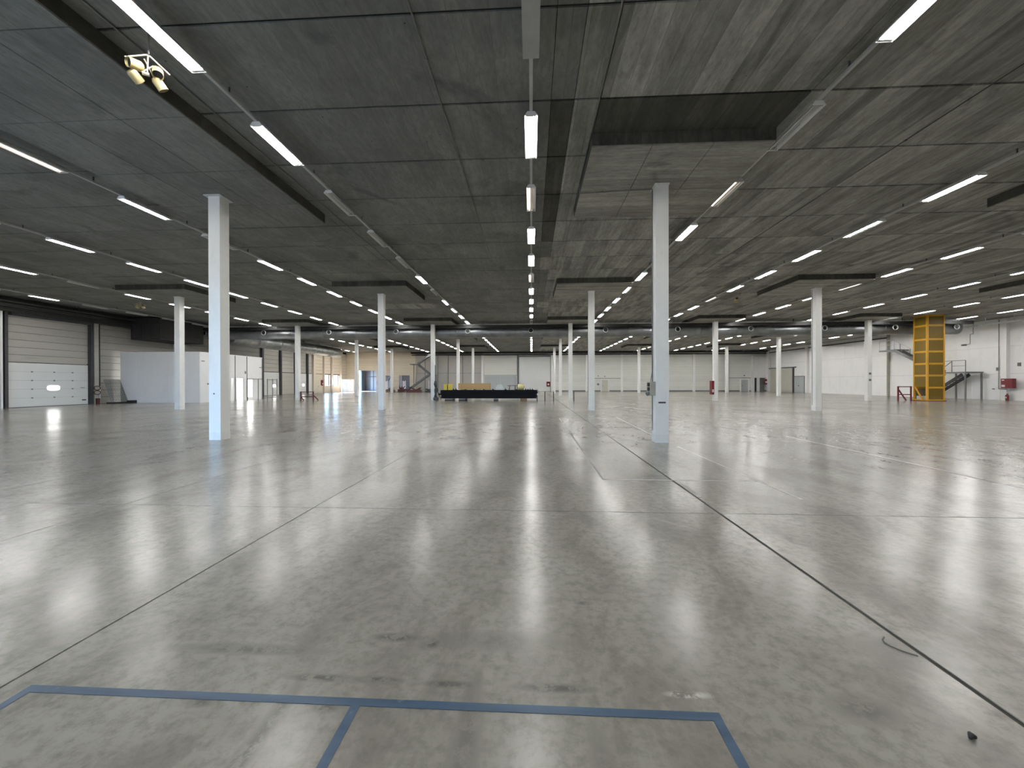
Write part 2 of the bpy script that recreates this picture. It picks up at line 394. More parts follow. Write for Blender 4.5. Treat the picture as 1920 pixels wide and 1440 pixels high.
# dock doors: five sections, hinges, little oval light
def dock_door(n, y0, y1, zt, pane, mat='door', secs=5, tracks=True, hinges=True):
    d = struct('door_%d' % n, (XL + .05, (y0 + y1) / 2, 0)); h = (zt - .03) / secs
    for k in range(secs):
        p = piece('door_section', mat, d, XL - .05, XL + .07, y0, y1, .03 + k * h, .03 + (k + 1) * h - .008)
        ORG[p.name] = Vector((XL, (y0 + y1) / 2, .03 + (k + .5) * h))
    if hinges:
        for k in range(1, secs + 1):
            for q in (.27, .54, .78):
                if k < secs: MB().box(XL + .07, XL + .095, y0 + (y1 - y0) * q - .04, y0 + (y1 - y0) * q + .04, .03 + k * h - .045, .03 + k * h + .035).build('hinge', 'pipe', d)
    if pane:
        yc, zc, w, hh = pane; m = MB(); pts = []
        for k in range(16):
            t = 2 * PI * k / 16; pts.append((yc + w * math.copysign(abs(math.cos(t)) ** .6, math.cos(t)), zc + hh * math.copysign(abs(math.sin(t)) ** .6, math.sin(t))))
        m.v = [(XL + .085, y, z) for y, z in pts] + [(XL + .07, y, z) for y, z in pts]
        m.f = [list(range(16))[::-1]] + [[k, (k + 1) % 16, 16 + (k + 1) % 16, 16 + k] for k in range(16)]; m.sm = [False] * 17
        m.build('door_window', 'pane', d)
    if tracks:
        for y in (y0 - .03, y1 + .03): MB().box(XL + .0, XL + .12, y - .03, y + .03, 0, zt + .1).build('track', 'steel', d)
    MB().box(XL - .05, XL + .10, y0, y1, 0, .03).build('bottom_seal', 'rubber', d)
    return d
d1 = dock_door(1, 23.52, 28.10, 3.03, (25.95, 1.30, .36, .17))
MB().box(XL + .07, XL + .10, 27.70, 27.95, .32, .40).build('handle', 'rubber', d1)
MB().box(XL + .07, XL + .09, 27.60, 27.86, 1.28, 1.32).build('latch', 'pipe', d1)
dock_door(2, 47.48, 50.7, 3.05, (49.68, 1.25, .30, .16), 'door', 5, True, False)
dock_door(3, 51.08, 54.0, 3.05, None, 'plank', 5, True, False)
dock_door(4, 54.38, 57.0, 3.05, (56.29, 1.31, .22, .16), 'door', 5, True, False)
MB().box(XL - .08, XL + .03, 57.38, 58.6, 0, 3.05).build('infill_panel', 'door', wl)
d5 = struct('door_5', (XL, 60.2, 0))
MB().box(XL - .08, XL + .03, 59.3, 61.75, 0, 3.05).build('surround', 'plankw', d5)
MB().box(XL + .03, XL + .07, 59.5, 60.5, .02, 2.15).build('leaf', 'doorcream', d5)
MB().box(XL + .07, XL + .13, 60.38, 60.44, 1.0, 1.08).build('handle', 'steel', d5)
MB().box(XL + .03, XL + .06, 59.5, 60.4, 2.35, 2.75).build('sign_plate', 'doorcream', d5)

# ------------------------------------------------------------------ far wall, annex behind it
wf = struct('wall_far')
HOLES = [(-32.2, -28.75, -.2, 3.9), (-27.15, -25.85, .0, 3.0), (-24.5, -22.5, .0, 3.0)]
b = MB()
for a, c, e, f in cells(XL - .3, -22.1, -.2, ZS + .1, HOLES): b.box(a, c, YF, YF + .3, e, f)
b.build('cream_wall', 'farwarm', wf)
MB().box(-22.1, -21.3, YF - .35, YF + .3, 0, ZS).build('cream_pier', 'farwarm', wf)
MB().box(-21.3, -8.9, YF + .0, YF + .3, -.2, ZS + .1).build('grey_wall', 'plank', wf)
MB().box(-8.9, XR + .3, YF, YF + .3, -.2, ZS + .1).build('white_wall', 'farwall', wf)
for k, z in enumerate((3.35,)): MB().box(-21.2, -9.0, YF - .03, YF, z, z + .05).build('seam', 'greysteel', wf)
for x in (-19.6, -17.2, -15.3, -12.6, -10.7): MB().box(x - .05, x + .05, YF - .06, YF, 0, 6.7).build('seam', 'greysteel', wf)
for i, (x, w, m) in enumerate([(-8.95, .40, 'white'), (-2.50, .20, 'greysteel'), (3.70, .36, 'white'), (9.9, .34, 'white'), (16.2, .36, 'white'),
                               (22.6, .34, 'white'), (28.85, .36, 'white'), (34.8, .14, 'plank')]):
    MB().box(x - w / 2, x + w / 2, YF - .3, YF + .02, 0, 6.75).build('trim_%d' % (30 + i), m, kind='structure')
MB().box(-22, XR, YF - .42, YF, 6.62, 6.78).build('trim_40', 'steel', kind='structure')
MB().box(-22, XR, YF - .9, YF - .43, 6.95, 7.2).build('trim_41', 'backing', kind='structure')
MB().box(-2.4, XR, YF - .05, YF, 0, .22).build('baseboard_far', 'greysteel', kind='structure')
# big double door bay and sectional door of the far wall
d6 = struct('door_6', (-5.7, YF, 0))
MB().box(-8.72, -2.62, YF - .07, YF, 3.05, 6.45).build('overpanel', 'farwall', d6)
for a, c in ((-8.6, -5.72), (-5.68, -2.75)):
    l = MB().box(a, c, YF - .05, YF, .02, 2.85).build('leaf', 'doorgrey', d6)
MB().box(-8.72, -2.62, YF - .10, YF, 2.88, 3.04).build('lintel', 'doorgrey', d6)
MB().box(-5.5, -5.4, YF - .10, YF - .05, 1.0, 1.25).build('handle', 'steel', d6)
d7 = struct('door_7', (.5, YF, 0))
for k in range(8): piece('door_section', 'door', d7, -2.30, 3.42, YF - .10, YF, .05 + k * .775, .05 + (k + 1) * .775 - .02)
MB().box(-2.36, -2.30, YF - .12, YF, 0, 6.3).build('track', 'steel', d7); MB().box(3.42, 3.5, YF - .12, YF, 0, 6.3).build('track', 'steel', d7)
MB().box(-2.4, 3.5, YF - .25, YF, 6.32, 6.5).build('spring_box', 'greysteel', d7)
def person_door(n, x0, x1, h, mat, frame):
    d = struct('door_%d' % n, ((x0 + x1) / 2, YF, 0))
    m = MB().box(x0 - .28, x0 - .02, YF - .10, YF, 0, h + .22).box(x1 + .02, x1 + .28, YF - .10, YF, 0, h + .22).box(x0 - .02, x1 + .02, YF - .10, YF, h + .02, h + .22)
    m.build('frame', frame, d)
    l = MB().box(x0, x1, YF - .06, YF, .02, h).build('leaf', mat, d)
    MB().box(x0 + .08, x0 + .16, YF - .12, YF - .06, .98, 1.08).build('handle', 'steel', l)
person_door(8, 12.70, 13.72, 2.1, 'doorcream', 'door'); person_door(9, 37.1, 38.2, 2.05, 'doorgrey', 'white')
MB().box(9.95, 16.1, YF - .03, YF, 2.34, 2.42).build('ledge', 'greysteel', wf); MB().box(34.9, 41.3, YF - .03, YF, 2.34, 2.42).build('ledge', 'greysteel', wf)
# annex room seen through the openings
an = struct('wall_annex')
b = MB().box(XL - .3, -20.5, 79.0, 79.3, -.2, 5.2).box(XL - .6, XL - .3, YF + .3, 72.5, -.2, 5.2).box(XL - .6, XL - .3, 77.0, 79.3, -.2, 5.2).box(XL - .6, XL - .3, 72.5, 77.0, 4.2, 5.2).box(-20.5, -20.2, YF + .3, 79.3, -.2, 5.2).box(XL - .6, -20.2, YF + .3, 79.3, 5.2, 5.4)
b.build('metal_cladding', 'annex', an)
MB().box(XL - .6, -20.2, YF - .1, 79.3, -.25, -.03).build('annex_floor', 'floor', an)
for x, w in ((-36.0 + 2.6, .5), (-32.55, .75), (-31.45, .9), (-29.5, .5), (-27.2, .5), (-25.1, .6), (-23.4, .5)): MB().box(x - w / 2, x + w / 2, 78.9, 79.0, .1, 4.6).build('cladding_sheet', 'bluelight', an)
MB().bar((-30.4, 77.5, 0), (-28.2, 77.5, 4.2), .16).build('brace', 'steel', an); MB().bar((-33.9, 77.5, 2.9), (-28.0, 77.5, 2.9), .14).build('brace', 'steel', an)

# ------------------------------------------------------------------ right wall
wr = struct('wall_right')
MB().box(XR + .05, XR + .35, YN - .3, YF + .3, -.2, ZS + .1).build('backing', 'backing', wr)
RY = [YN, 10.65, 16.7, 22.7, 28.7, 35.45, 46.6, 53.0, 59.5, YF]; RZ = [0, 2.33, 4.72, ZS - .02]
for a, c in zip(RY, RY[1:]):
    for e, f in zip(RZ, RZ[1:]): piece('wall_panel', 'white', wr, XR - .0 - random.uniform(0, .006), XR + .10, a + .008, c - .008, e + .005, f - .005)
for i, (y, w, m) in enumerate([(35.62, .42, 'white'), (46.6, .10, 'beigebox'), (59.75, .42, 'white'), (69.2, .5, 'white')]):
    MB().box(XR - .3, XR + .02, y - w / 2, y + w / 2, 0, 7.1).build('trim_%d' % (50 + i), m, kind='structure')
MB().box(XR - .12, XR, 46.7, YF, 6.7, 6.82).build('trim_60', 'steel', kind='structure')
d10 = struct('door_10', (XR, 65.7, 0))
MB().box(XR - .16, XR - .06, 62.95, 68.6, .05, 3.85).build('sliding_leaf', 'doorcream', d10)
MB().box(XR - .22, XR, 62.3, 68.9, 3.9, 4.06).build('track', 'greysteel', d10)
MB().box(XR - .18, XR, 62.72, 62.94, 0, 3.9).build('post', 'steel', d10)
d11 = struct('door_11', (XR, 61.7, 0))
for a, c in ((60.45, 61.5), (61.52, 62.6)):
    l = MB().box(XR - .07, XR, a, c, .02, 2.45).build('leaf', 'doorgrey', d11)
MB().box(XR - .10, XR, 60.36, 62.7, 2.47, 2.58).box(XR - .10, XR, 60.36, 60.44, 0, 2.47).box(XR - .10, XR, 62.61, 62.7, 0, 2.47).build('frame', 'greysteel', d11)
MB().box(XR - .12, XR - .07, 61.6, 61.7, 1.0, 1.15).build('handle', 'steel', d11)
d12 = struct('door_12', (XR, 37.0, 0))
MB().box(XR - .05, XR, 36.2, 38.3, .02, 2.0).build('leaf', 'white2', d12)
MB().box(XR - .08, XR, 36.05, 36.19, 0, 2.1).box(XR - .08, XR, 38.31, 38.45, 0, 2.1).box(XR - .08, XR, 36.19, 38.31, 2.01, 2.1).build('frame', 'white', d12)
MB().box(XR - .12, XR - .05, 36.45, 36.6, .95, 1.02).build('handle', 'steel', d12)
d13 = struct('door_13', (39.9, 69.5, 0))
MB().box(38.75, 39.0, 69.3, YF, 0, 6.3).build('jamb', 'white', d13); MB().box(39.05, 39.5, 69.6, YF, 0, 2.4).build('dark_recess', 'steel', d13)
MB().box(39.5, 40.0, 69.5, YF, 0, 2.4).build('leaf', 'white2', d13); MB().box(40.0, 40.9, 69.6, YF, 0, 2.4).build('side_panel', 'greysteel', d13)
MB().box(39.05, 41.3, 69.45, YF, 2.4, 6.1).build('overpanel', 'white', d13)

# ------------------------------------------------------------------ wall behind the photographer, dock openings let the daylight in
wn_ = struct('wall_near')
b = MB()
for a, c, e, f in cells(XL - .3, XR + .3, -.2, ZS + .1, [(-20.0, -9.5, .0, 4.6)]): b.box(a, c, YN - .3, YN, e, f)
b.build('near_wall_panels', 'white', wn_)

# ------------------------------------------------------------------ columns
ORD = ['first', 'second', 'third', 'fourth', 'fifth', 'sixth', 'seventh', 'eighth', 'ninth', 'tenth', 'eleventh', 'twelfth', '13th', '14th', '15th', '16th', '17th', '18th', '19th', '20th', '21st', '22nd', '23rd', '24th', '25th']
FEATURE = {
    (3.5, 0): 'white square concrete column carrying a beige socket box on its side',
    (-9.0, 0): 'white square concrete column with a flanged plate on top and a drill hole',
    (16.2, 2): 'white square concrete column with a red hose box hung on its flank',
    (-21.75, 2): 'white square concrete column standing next to the low dark red barrier',
    (-9.0, 2): 'white square concrete column beside the stack of long black beams',
    (3.5, 2): 'white square concrete column beside a single short black bollard',
    (-21.75, 1): 'white square concrete column in front of the white office box',
    (29.1, 2): 'white square concrete column with two small grey signs, near the yellow lift tower',
}
columns = {}
for x in COLX:
    for j, y in enumerate(COLY):
        lab = FEATURE.get((x, j), 'plain white concrete column, %s row from the far wall, %s line from the dock wall' % (ORD[4 - j], ORD[COLX.index(x)]))
        c = thing('column', lab, 'column', (x, y, 0), 'white columns standing in a grid across the hall'); columns[(x, j)] = c
        h = .17
        MB().box(x - h, x + h, y - h, y + h, .22, ZD).build('shaft', 'col', c)
        MB().box(x - h, x + h, y - h, y + h, 0, .219).build('foot', 'colbase', c)
        if (x, j) == (-9.0, 0):
            MB().box(x - .25, x + .25, y - .25, y + .25, ZD - .025, ZD).build('head_plate', 'greyplastic', c)
            MB().tube([(x - .02, y - h - .004, 1.32), (x - .02, y - h + .01, 1.32)], .022, 8).build('drill_hole', 'steel', c)
        elif j < 3: MB().box(x - .19, x + .19, y - .19, y + .19, ZD - .04, ZD).build('head_plate', 'colbase', c)
        if j < 2: MB().tube([(x - h - .012, y + .09, .3), (x - h - .012, y + .09, ZD - .05)], .012, 6).build('conduit', 'pipe', c)
        if (x, j) == (3.5, 0): MB().box(x - .10, x + .09, y - h - .008, y - h, 1.06, 1.10).build('slot_mark', 'steel', c)
x, y = 3.5, 10.65
sb = thing('socket_box', 'beige electrical socket box screwed to the flank of a white column', 'socket box', (x - .25, y, 1.26))
MB().box(x - .31, x - .171, y - .16, y + .16, 1.27, 1.64).build('enclosure', 'beigebox', sb)
for z in (1.56, 1.44): MB().box(x - .345, x - .311, y - .10, y + .02, z - .05, z + .05).build('socket_cover', 'rubber', sb)
MB().tube([(x - .31, y - .03, 1.33), (x - .37, y - .05, 1.30)], .055, 10).build('plug_socket', 'pipe', sb)
MB().tube([(x - .24, y + .05, 1.64), (x - .2, y + .05, 1.9), (x - .2, y + .05, 6.9)], .010, 6).build('feed_conduit', 'pipe', sb)
hb = thing('hose_box', 'narrow red fire box hanging on the flank of a white column', 'fire box', (15.9, 34.75, .6))
MB().box(15.80, 16.02, 34.55, 34.95, .55, 1.75).build('cabinet', 'red', hb); MB().box(15.84, 15.98, 34.53, 34.55, .75, 1.0).build('label_plate', 'redlabel', hb)
for z in (2.35, 1.8): MB().box(29.02, 29.2, 34.75 - .185, 34.75 - .171, z - .09, z + .09).build('small_sign', 'greysteel', columns[(29.1, 2)])

# ------------------------------------------------------------------ lamps and their rails
ROWX = [-30.75, -24.5, -18.03, -11.93, -5.74, 0.0, 5.58, 11.73, 18.0, 24.2, 30.4, 36.6]
def far_end(k): return 6.40 + 2.855 * k
LW, LL = .135, 1.5
hm = MB(); zt, zb = .085, 0.0
prof = [(-LW, zb), (-.075, zt), (.075, zt), (LW, zb)]; t_ = .006
inner = [(-LW + t_, zb + .001), (-.07, zt - t_), (.07, zt - t_), (LW - t_, zb + .001)]
for pr, rev in ((prof, False), (inner, True)):
    i = len(hm.v); hm.v += [(x, -LL / 2, z) for x, z in pr] + [(x, LL / 2, z) for x, z in pr]
    for k in range(3):
        q = [i + k, i + k + 1, i + k + 5, i + k + 4]; hm.f.append(q[::-1] if rev else q); hm.sm.append(False)
for y in (-LL / 2, LL / 2):
    i = len(hm.v); hm.v += [(x, y, z) for x, z in prof] + [(x, y * .985, z) for x, z in prof]
    hm.f += [[i, i + 1, i + 2, i + 3], [i + 4, i + 5, i + 6, i + 7], [i, i + 4, i + 7, i + 3]]; hm.sm += [False] * 3
HOUSE = hm.mesh('housing', M['lampwhite'])
RIDGE = MB().box(-.028, .028, -LL / 2 + .02, LL / 2 - .02, .045, .078).mesh('ballast_cover', M['lampgrey'])
LID = MB().box(-LW, LW, -LL / 2, LL / 2, -.004, .002).mesh('cover', M['lampgrey'])
CAPM = MB().box(-.10, .10, -.02, .02, .006, .06).mesh('lampholder', M['lampgrey'])
TUB = {}
for nm in ('tube_on', 'tube_dim', 'tube_off'): TUB[nm] = MB().tube([(0, -.70, 0), (0, .70, 0)], .016, 6).mesh('tube', M[nm])
LAB = {'on': 'burning fluorescent lamp', 'half': 'half-lit lamp', 'dim': 'faint pinkish lamp', 'off': 'dead grey lamp', 'shut': 'covered grey lamp'}
GRP = {'on': 'burning ceiling lamps', 'half': 'half-lit ceiling lamps', 'dim': 'faint ceiling lamps', 'off': 'dead ceiling lamps', 'shut': 'covered ceiling lamps'}
STATE = {}
def st(row, s, *ks):
    for k in ks: STATE[(row, k)] = s
st(5, 'shut', 0); st(5, 'dim', 2, 5); st(5, 'off', 10)
st(4, 'off', 2, 3, 4, 6); st(4, 'half', 7, 8)
st(3, 'dim', 1); st(3, 'half', 2); st(3, 'off', 3)
st(1, 'off', 5); st(0, 'off', 7, 8, 9, 10, 11, 12, 13, 14)
st(6, 'off', 1); st(6, 'dim', 2); st(6, 'half', 6)
st(7, 'half', 3); st(7, 'dim', 7); st(8, 'half', 6, 7)
st(9, 'half', 9); st(10, 'off', 6)
TOP7 = 7.0
def link_part(name, me, root, loc):
    o = bpy.data.objects.new(name, me); COL.objects.link(o); o.parent = root; o.location = loc; return o
for r, x in enumerate(ROWX):
    k0 = -2 if abs(x) < 14 else (0 if abs(x) < 20 else 3)
    for k in range(k0, 22):
        y = far_end(k) - .75
        if x < -31 or (x > 36 and k > 20): continue
        s = STATE.get((r, k), 'on')
        L = thing('fluorescent_lamp', '%s, %s from the far wall on the %s rail from dock wall' % (LAB[s], ORD[21 - k], ORD[r]), 'ceiling lamp', (x, y, TOP7), GRP[s])
        link_part('housing', HOUSE, L, (0, 0, 0)); link_part('ballast_cover', RIDGE, L, (0, 0, 0))
        link_part('lampholder', CAPM, L, (0, -.72, 0)); link_part('lampholder', CAPM, L, (0, .72, 0))
        if s == 'shut': link_part('cover', LID, L, (0, 0, 0)); continue
        a, c = {'on': ('tube_on', 'tube_on'), 'half': ('tube_on', 'tube_off'), 'dim': ('tube_dim', 'tube_off'), 'off': ('tube_off', 'tube_off')}[s]
        link_part('tube', TUB[a], L, (-.055, 0, .022)); link_part('tube', TUB[c], L, (.055, 0, .022))
for r, x in enumerate(ROWX):
    y0 = -4 if abs(x) < 14 else (4 if abs(x) < 20 else 12)
    rl = thing('lamp_rail', 'long grey lamp rail under the ceiling, %s counted from the dock wall' % ORD[r], 'rail', (x, y0, TOP7 + .086), 'lamp rails running the length of the hall')
    MB().box(x - .032, x + .032, y0, 68.6, TOP7 + .086, TOP7 + .135).build('channel', 'rail', rl)
    for k in range(-1, 22):
        y = far_end(k) + .65
        if y > y0 and y < 34: MB().box(x - .012, x + .012, y - .012, y + .012, TOP7 + .135, ZS + .01).build('hanger', 'pipedark', rl)

# ------------------------------------------------------------------ ducts
def duct_y(name, label, x0, x1, yc, zc, r, seg):
    d = thing(name, label, 'air duct', ((x0 + x1) / 2, yc, zc - r)); n = round((x1 - x0) / seg)
    for k in range(n):
        a = x0 + (x1 - x0) * k / n; c = x0 + (x1 - x0) * (k + 1) / n
        MB().tube([(a + .02, yc, zc), (c - .02, yc, zc)], r, 24, k in (0, n - 1)).build('duct_section', 'galv', d)
        MB().tube([(c - .03, yc, zc), (c + .03, yc, zc)], r + .02, 24).build('flange', 'greyplastic' if k == n - 1 else 'galv', d)
    return d
DY, DZ, DR = 36.05, 6.36, .50
dd = duct_y('air_duct', 'long round silver air duct hung across the hall below the ceiling', -32.6, 37.7, DY, DZ, DR, 3.2)
for x in (-31.4, -25.5, -19.1, -12.66, -5.9, -.05, 6.75, 13.2, 19.6, 25.95, 31.9, 37.0):
    nz = MB().tube([(x, DY - DR + .05, DZ + .06), (x, DY - DR - .18, DZ + .06)], .23, 16, False, [.15, .23]).build('jet_nozzle', 'galv', dd)
    m = MB(); ring = [(x + .21 * math.cos(t), DY - DR - .19, DZ + .06 + .21 * math.sin(t)) for t in [2 * PI * k / 16 for k in range(17)]]
    m.tube(ring, .028, 6, False); m.build('nozzle_ring', 'greyplastic', nz)
    MB().tube([(x, DY - DR - .02, DZ + .06), (x, DY - DR - .10, DZ + .06)], .185, 16).build('nozzle_throat', 'rubber', nz)
for k in range(18):
    x = -31.5 + k * 4.05
    MB().box(x - .015, x + .015, DY - .015, DY + .015, DZ + DR - .02, ZS + .01).build('hanger', 'pipedark', dd)
ct = thing('cable_tray', 'black cable tray running across the hall just above the silver duct', 'cable tray', (2, 35.3, 6.62))
MB().box(XL + .4, 38.2, 35.18, 35.42, 6.66, 6.92).build('tray', 'rubber', ct)
MB().tube([(XL + .4, 35.15, 6.97), (38.2, 35.15, 6.97)], .02, 6).build('conduit', 'greyplastic', ct)
for k in range(16): MB().box(-32 + k * 4.6 - .02, -32 + k * 4.6 + .02, 35.28, 35.32, 6.92, ZS + .01).build('hanger', 'pipedark', ct)
sd = thing('side_duct', 'thick silver air duct running along the dock wall', 'air duct', (-30.2, 47, 5.55))
for k in range(6):
    a = 36.9 + k * 3.62; MB().tube([(-30.2, a + .02, 6.28), (-30.2, a + 3.6, 6.28)], .72, 24, k in (0, 5)).build('duct_section', 'galv2', sd)
    MB().tube([(-30.2, a + 3.57, 6.28), (-30.2, a + 3.64, 6.28)], .745, 24).build('flange', 'greyplastic', sd)
    MB().box(-30.23, -30.17, a + 1.8, a + 1.86, 6.95, ZS + .01).build('hanger', 'pipedark', sd)

au = thing('added_dark_box', 'big dark box added above the white office box to deepen the shade there', 'dark box', (-32.4, 32.8, 5.3))  # dark box added so the shaded wall up here reads black
MB().box(-33.7, -31.1, 30.7, 34.95, 5.30, 7.1).build('casing', 'backing', au)
for x in (-33.5, -32.7, -31.9): MB().box(x, x + .7, 30.67, 30.7, 5.45, 6.6).build('face_panel', 'steel', au)
for x in (-33.5, -31.3):
    for y in (30.9, 34.7): MB().box(x - .03, x + .03, y - .03, y + .03, 7.1, ZS + .01).build('hanger', 'pipedark', au)

# ------------------------------------------------------------------ horn clusters under the ceiling
def horns(loc, label):
    c = Vector(loc); h = thing('horn_cluster', label, 'loudspeaker', loc, 'loudspeaker clusters under the ceiling')
    P = lambda x, y, z: c + Vector((x, y, z))
    MB().tube([P(.14, -.14, .30), (c.x + .14, c.y - .14, ZS + .03)], .014, 8).build('drop_rod', 'pipe', h)
    MB().bar(P(.12, -.13, .31), P(-.12, -.27, .17), .018).bar(P(.12, -.13, .31), P(.25, .11, .17), .018).bar(P(.12, -.13, .31), P(.02, -.05, .05), .018).build('top_frame', 'bracket', h)
    MB().bar(P(.06, -.14, .24), P(.06, .02, .06), .014).bar(P(.10, -.02, .22), P(-.02, -.10, .06), .014).build('cross_brace', 'bracket', h)
    MB().tube([P(-.02, -.10, .05), P(.05, -.04, .06)], .028, 10).build('clamp', 'bracket', h)
    for cen, dr, rr, ln in (((-.06, -.17, .13), (-.30, -.88, -.22), .078, .19), ((.13, .02, .14), (.42, -.40, -.80), .074, .19),
                            ((-.11, -.12, -.02), (.10, .80, -.50), .074, .17), ((.09, .09, .0), (.30, .50, -.75), .074, .18)):
        d = Vector(dr).normalized(); cn = P(*cen); p0, p1 = cn - d * ln / 2, cn + d * ln / 2
        cm = MB().tube([p0, p0 + d * .03, p1], rr, 20, False, [rr * .75, rr, rr]); cm.tube([p0, p0 + d * .004], rr * .75, 20); cm.tube([p1 - d * .05, p1], rr, 20, False, [rr * .88, rr])
        can = cm.build('horn_can', 'horn', h)
        MB().tube([p1 - d * .047, p1 - d * .036], rr * .88, 20).build('speaker_grille', 'steel', can)
    return h
horns((-6.3, 6.05, 6.62), 'cream cluster of four horn loudspeakers below the burning lamps by the dropped panel')
for q, l in (((-26.3, 24.6, 6.75), 'small horn loudspeaker cluster under the ceiling near the white office box'),
             ((12.9, 24.9, 6.75), 'small horn loudspeaker cluster hung in front of the silver duct'),
             ((12.4, 43.0, 6.7), 'small horn loudspeaker cluster under the ceiling behind the silver duct'),
             ((31.4, 42.0, 6.7), 'small horn loudspeaker cluster under the ceiling facing the right-hand stair')): horns(q, l)

# ------------------------------------------------------------------ conduits on the ceiling
def conduit(name, label, pts, r, mat, clips=()):
    t = thing(name, label, 'conduit', pts[0]); m = MB()
    for a, c in zip(pts, pts[1:]): m.tube([a, c], r, 6)
    m.build('run', mat, t)
    for q in clips: MB().tube([(q[0], q[1] - .03, q[2]), (q[0], q[1] + .03, q[2])], r * 1.9, 8).build('coupling', mat, t)
conduit('ceiling_conduit', 'thin grey conduit with couplings running over the bare ceiling', [(-1.81, -3, 7.235), (-1.81, 6.6, 7.235), (-1.80, 9.45, 7.235), (-1.83, 16.7, 7.235)], .013, 'pipe', [(-1.81, 6.6, 7.235), (-1.80, 9.45, 7.235)])
conduit('ceiling_conduit', 'grey conduit bending round a dropped panel to the socket column', [(1.32, -3, 7.235), (1.36, 10.9, 7.235), (1.36, 10.9, 6.935), (3.30, 10.75, 6.935), (3.30, 10.70, 6.90)], .013, 'pipe', [(1.34, 5, 7.235)])
conduit('ceiling_conduit', 'thin dark conduit running beside the covered lamp row over board-marked concrete', [(8.70, -3, 7.24), (8.70, 34.5, 7.24)], .010, 'pipedark', [(8.7, 9.4, 7.24)])
conduit('ceiling_conduit', 'thin dark conduit squeezed between long dropped panel and lamp row', [(-6.55, -3, 7.23), (-6.6, 34.5, 7.23)], .014, 'pipe')
for i, (x, z, r, m) in enumerate(((XL + .95, 6.75, .07, 'pipedark'), (XL + 1.2, 6.6, .05, 'steel'), (XL + 1.45, 6.85, .05, 'pipedark'))):
    p = thing('wall_pipe', ('thick dark pipe', 'thin black pipe', 'thin dark pipe')[i] + ' high along the dock wall, %s the beam' % ('tight against', 'below', 'farthest from')[i], 'pipe', (x, 30, z - r))
    MB().tube([(x, 10, z), (x, 30.5, z)], r, 10).build('run', m, p)
    for y in (14.2, 20.3, 26.4): MB().box(x - .01, x + .01, y - .01, y + .01, z, ZS + .01).build('hanger', 'pipedark', p)

# ------------------------------------------------------------------ white office box
OX, OY, OE, OH = -27.2, 30.2, 37.55, 4.15
of = thing('office_box', 'white panelled office box built against the dock wall', 'office', (-30.7, 33.8, 0))
for k in range(5):
    a = XL + .36 + (OX - XL - .36) * k / 5; c = XL + .36 + (OX - XL - .36) * (k + 1) / 5
    MB().box(a, c - .006, OY, OY + .08, 0, OH).build('front_panel', 'white2', of)
DOORS = [(33.50, 33.80, 0, 2.08), (34.10, 35.00, 0, 2.08), (35.52, 36.15, .3, 1.95)]
ys = [OY + .08, 31.9, 33.95, 35.42, OE]
for a, c in zip(ys, ys[1:]):
    m = MB()
    for q in cells(a + .004, c - .004, 0, OH, [(max(h[0], a + .004), min(h[1], c - .004), h[2], h[3]) for h in DOORS if h[0] < c and h[1] > a]): m.box(OX - .08, OX, *q)
    m.build('side_panel', 'white2', of)
MB().box(XL + .36, OX, OY, OE, OH, OH + .06).build('roof', 'white2', of)
MB().box(XL + .36, OX, OE - .08, OE, 0, OH).build('rear_panel', 'white2', of)
for y in (33.95, 35.42): MB().box(OX, OX + .03, y - .025, y + .025, 0, OH).build('joint_strip', 'steel', of)
dr = MB().box(OX - .04, OX + .03, 34.04, 34.10, 0, 2.14).box(OX - .04, OX + .03, 35.0, 35.06, 0, 2.14).box(OX - .04, OX + .03, 34.1, 35.0, 2.08, 2.14).build('door_frame', 'door', of)
MB().box(OX - .9, OX - .85, 34.1, 34.14, .02, 2.05).box(OX - .86, OX - .05, 34.10, 34.14, .02, 2.05).build('open_door', 'door', of)
MB().box(OX - .05, OX - .03, 35.52, 36.15, .3, 1.95).build('window_pane', 'pane', of)
MB().box(OX, OX + .02, 35.80, 35.84, .3, 1.95).box(OX, OX + .02, 35.5, 36.17, 1.10, 1.14).build('glazing_bar', 'greysteel', of)
MB().box(OX, OX + .04, 36.9, 36.96, 0, 2.05).box(OX, OX + .04, 35.45, 35.51, 0, 2.05).box(OX, OX + .04, 35.45, 37.5, 2.0, 2.05).build('screen_frame', 'greysteel', of)
MB().box(OX, OX + .02, 30.36, 30.66, 3.42, 3.49).build('name_plate', 'pipe', of); MB().box(OX, OX + .02, 37.1, 37.45, 3.15, 3.22).build('name_plate', 'pipe', of)
MB().box(OX, OX + .02, 35.15, 35.3, 2.5, 2.75).build('notice', 'greysteel', of)
for q in ((30.9, 1.5), (31.2, 1.35), (31.55, 1.6), (31.55, 1.3)): MB().box(OX, OX + .015, q[0], q[0] + .18, q[1], q[1] + .12).build('notice', 'pipe', of)
lamp = thing('added_office_lamp', 'bright flat lamp added under the office roof to brighten its open doorway', 'ceiling lamp', (-29.5, 34.5, 4.03))  # unseen light added to make the office doorway bright
MB().box(-30.6, -28.2, 33.2, 36.5, 4.09, 4.14).build('tray', 'lampwhite', lamp); MB().box(-30.5, -28.3, 33.3, 36.4, 4.06, 4.089).build('diffuser', emit('office_diffuser', (1, .99, .97), 9.0), lamp)
# gate frame beside the office
gf = thing('gate_frame', 'grey steel tube gate standing between office and dock doors', 'gate', (-26.6, 38.0, 0))
for x in (-27.0, -26.45, -26.0): MB().bar((x, 38.0, 0), (x, 38.0, 2.05), .06).build('post', 'pipe', gf)
for z in (.15, 1.95): MB().bar((-27.0, 38.0, z), (-26.0, 38.0, z), .05).build('rail', 'pipe', gf)

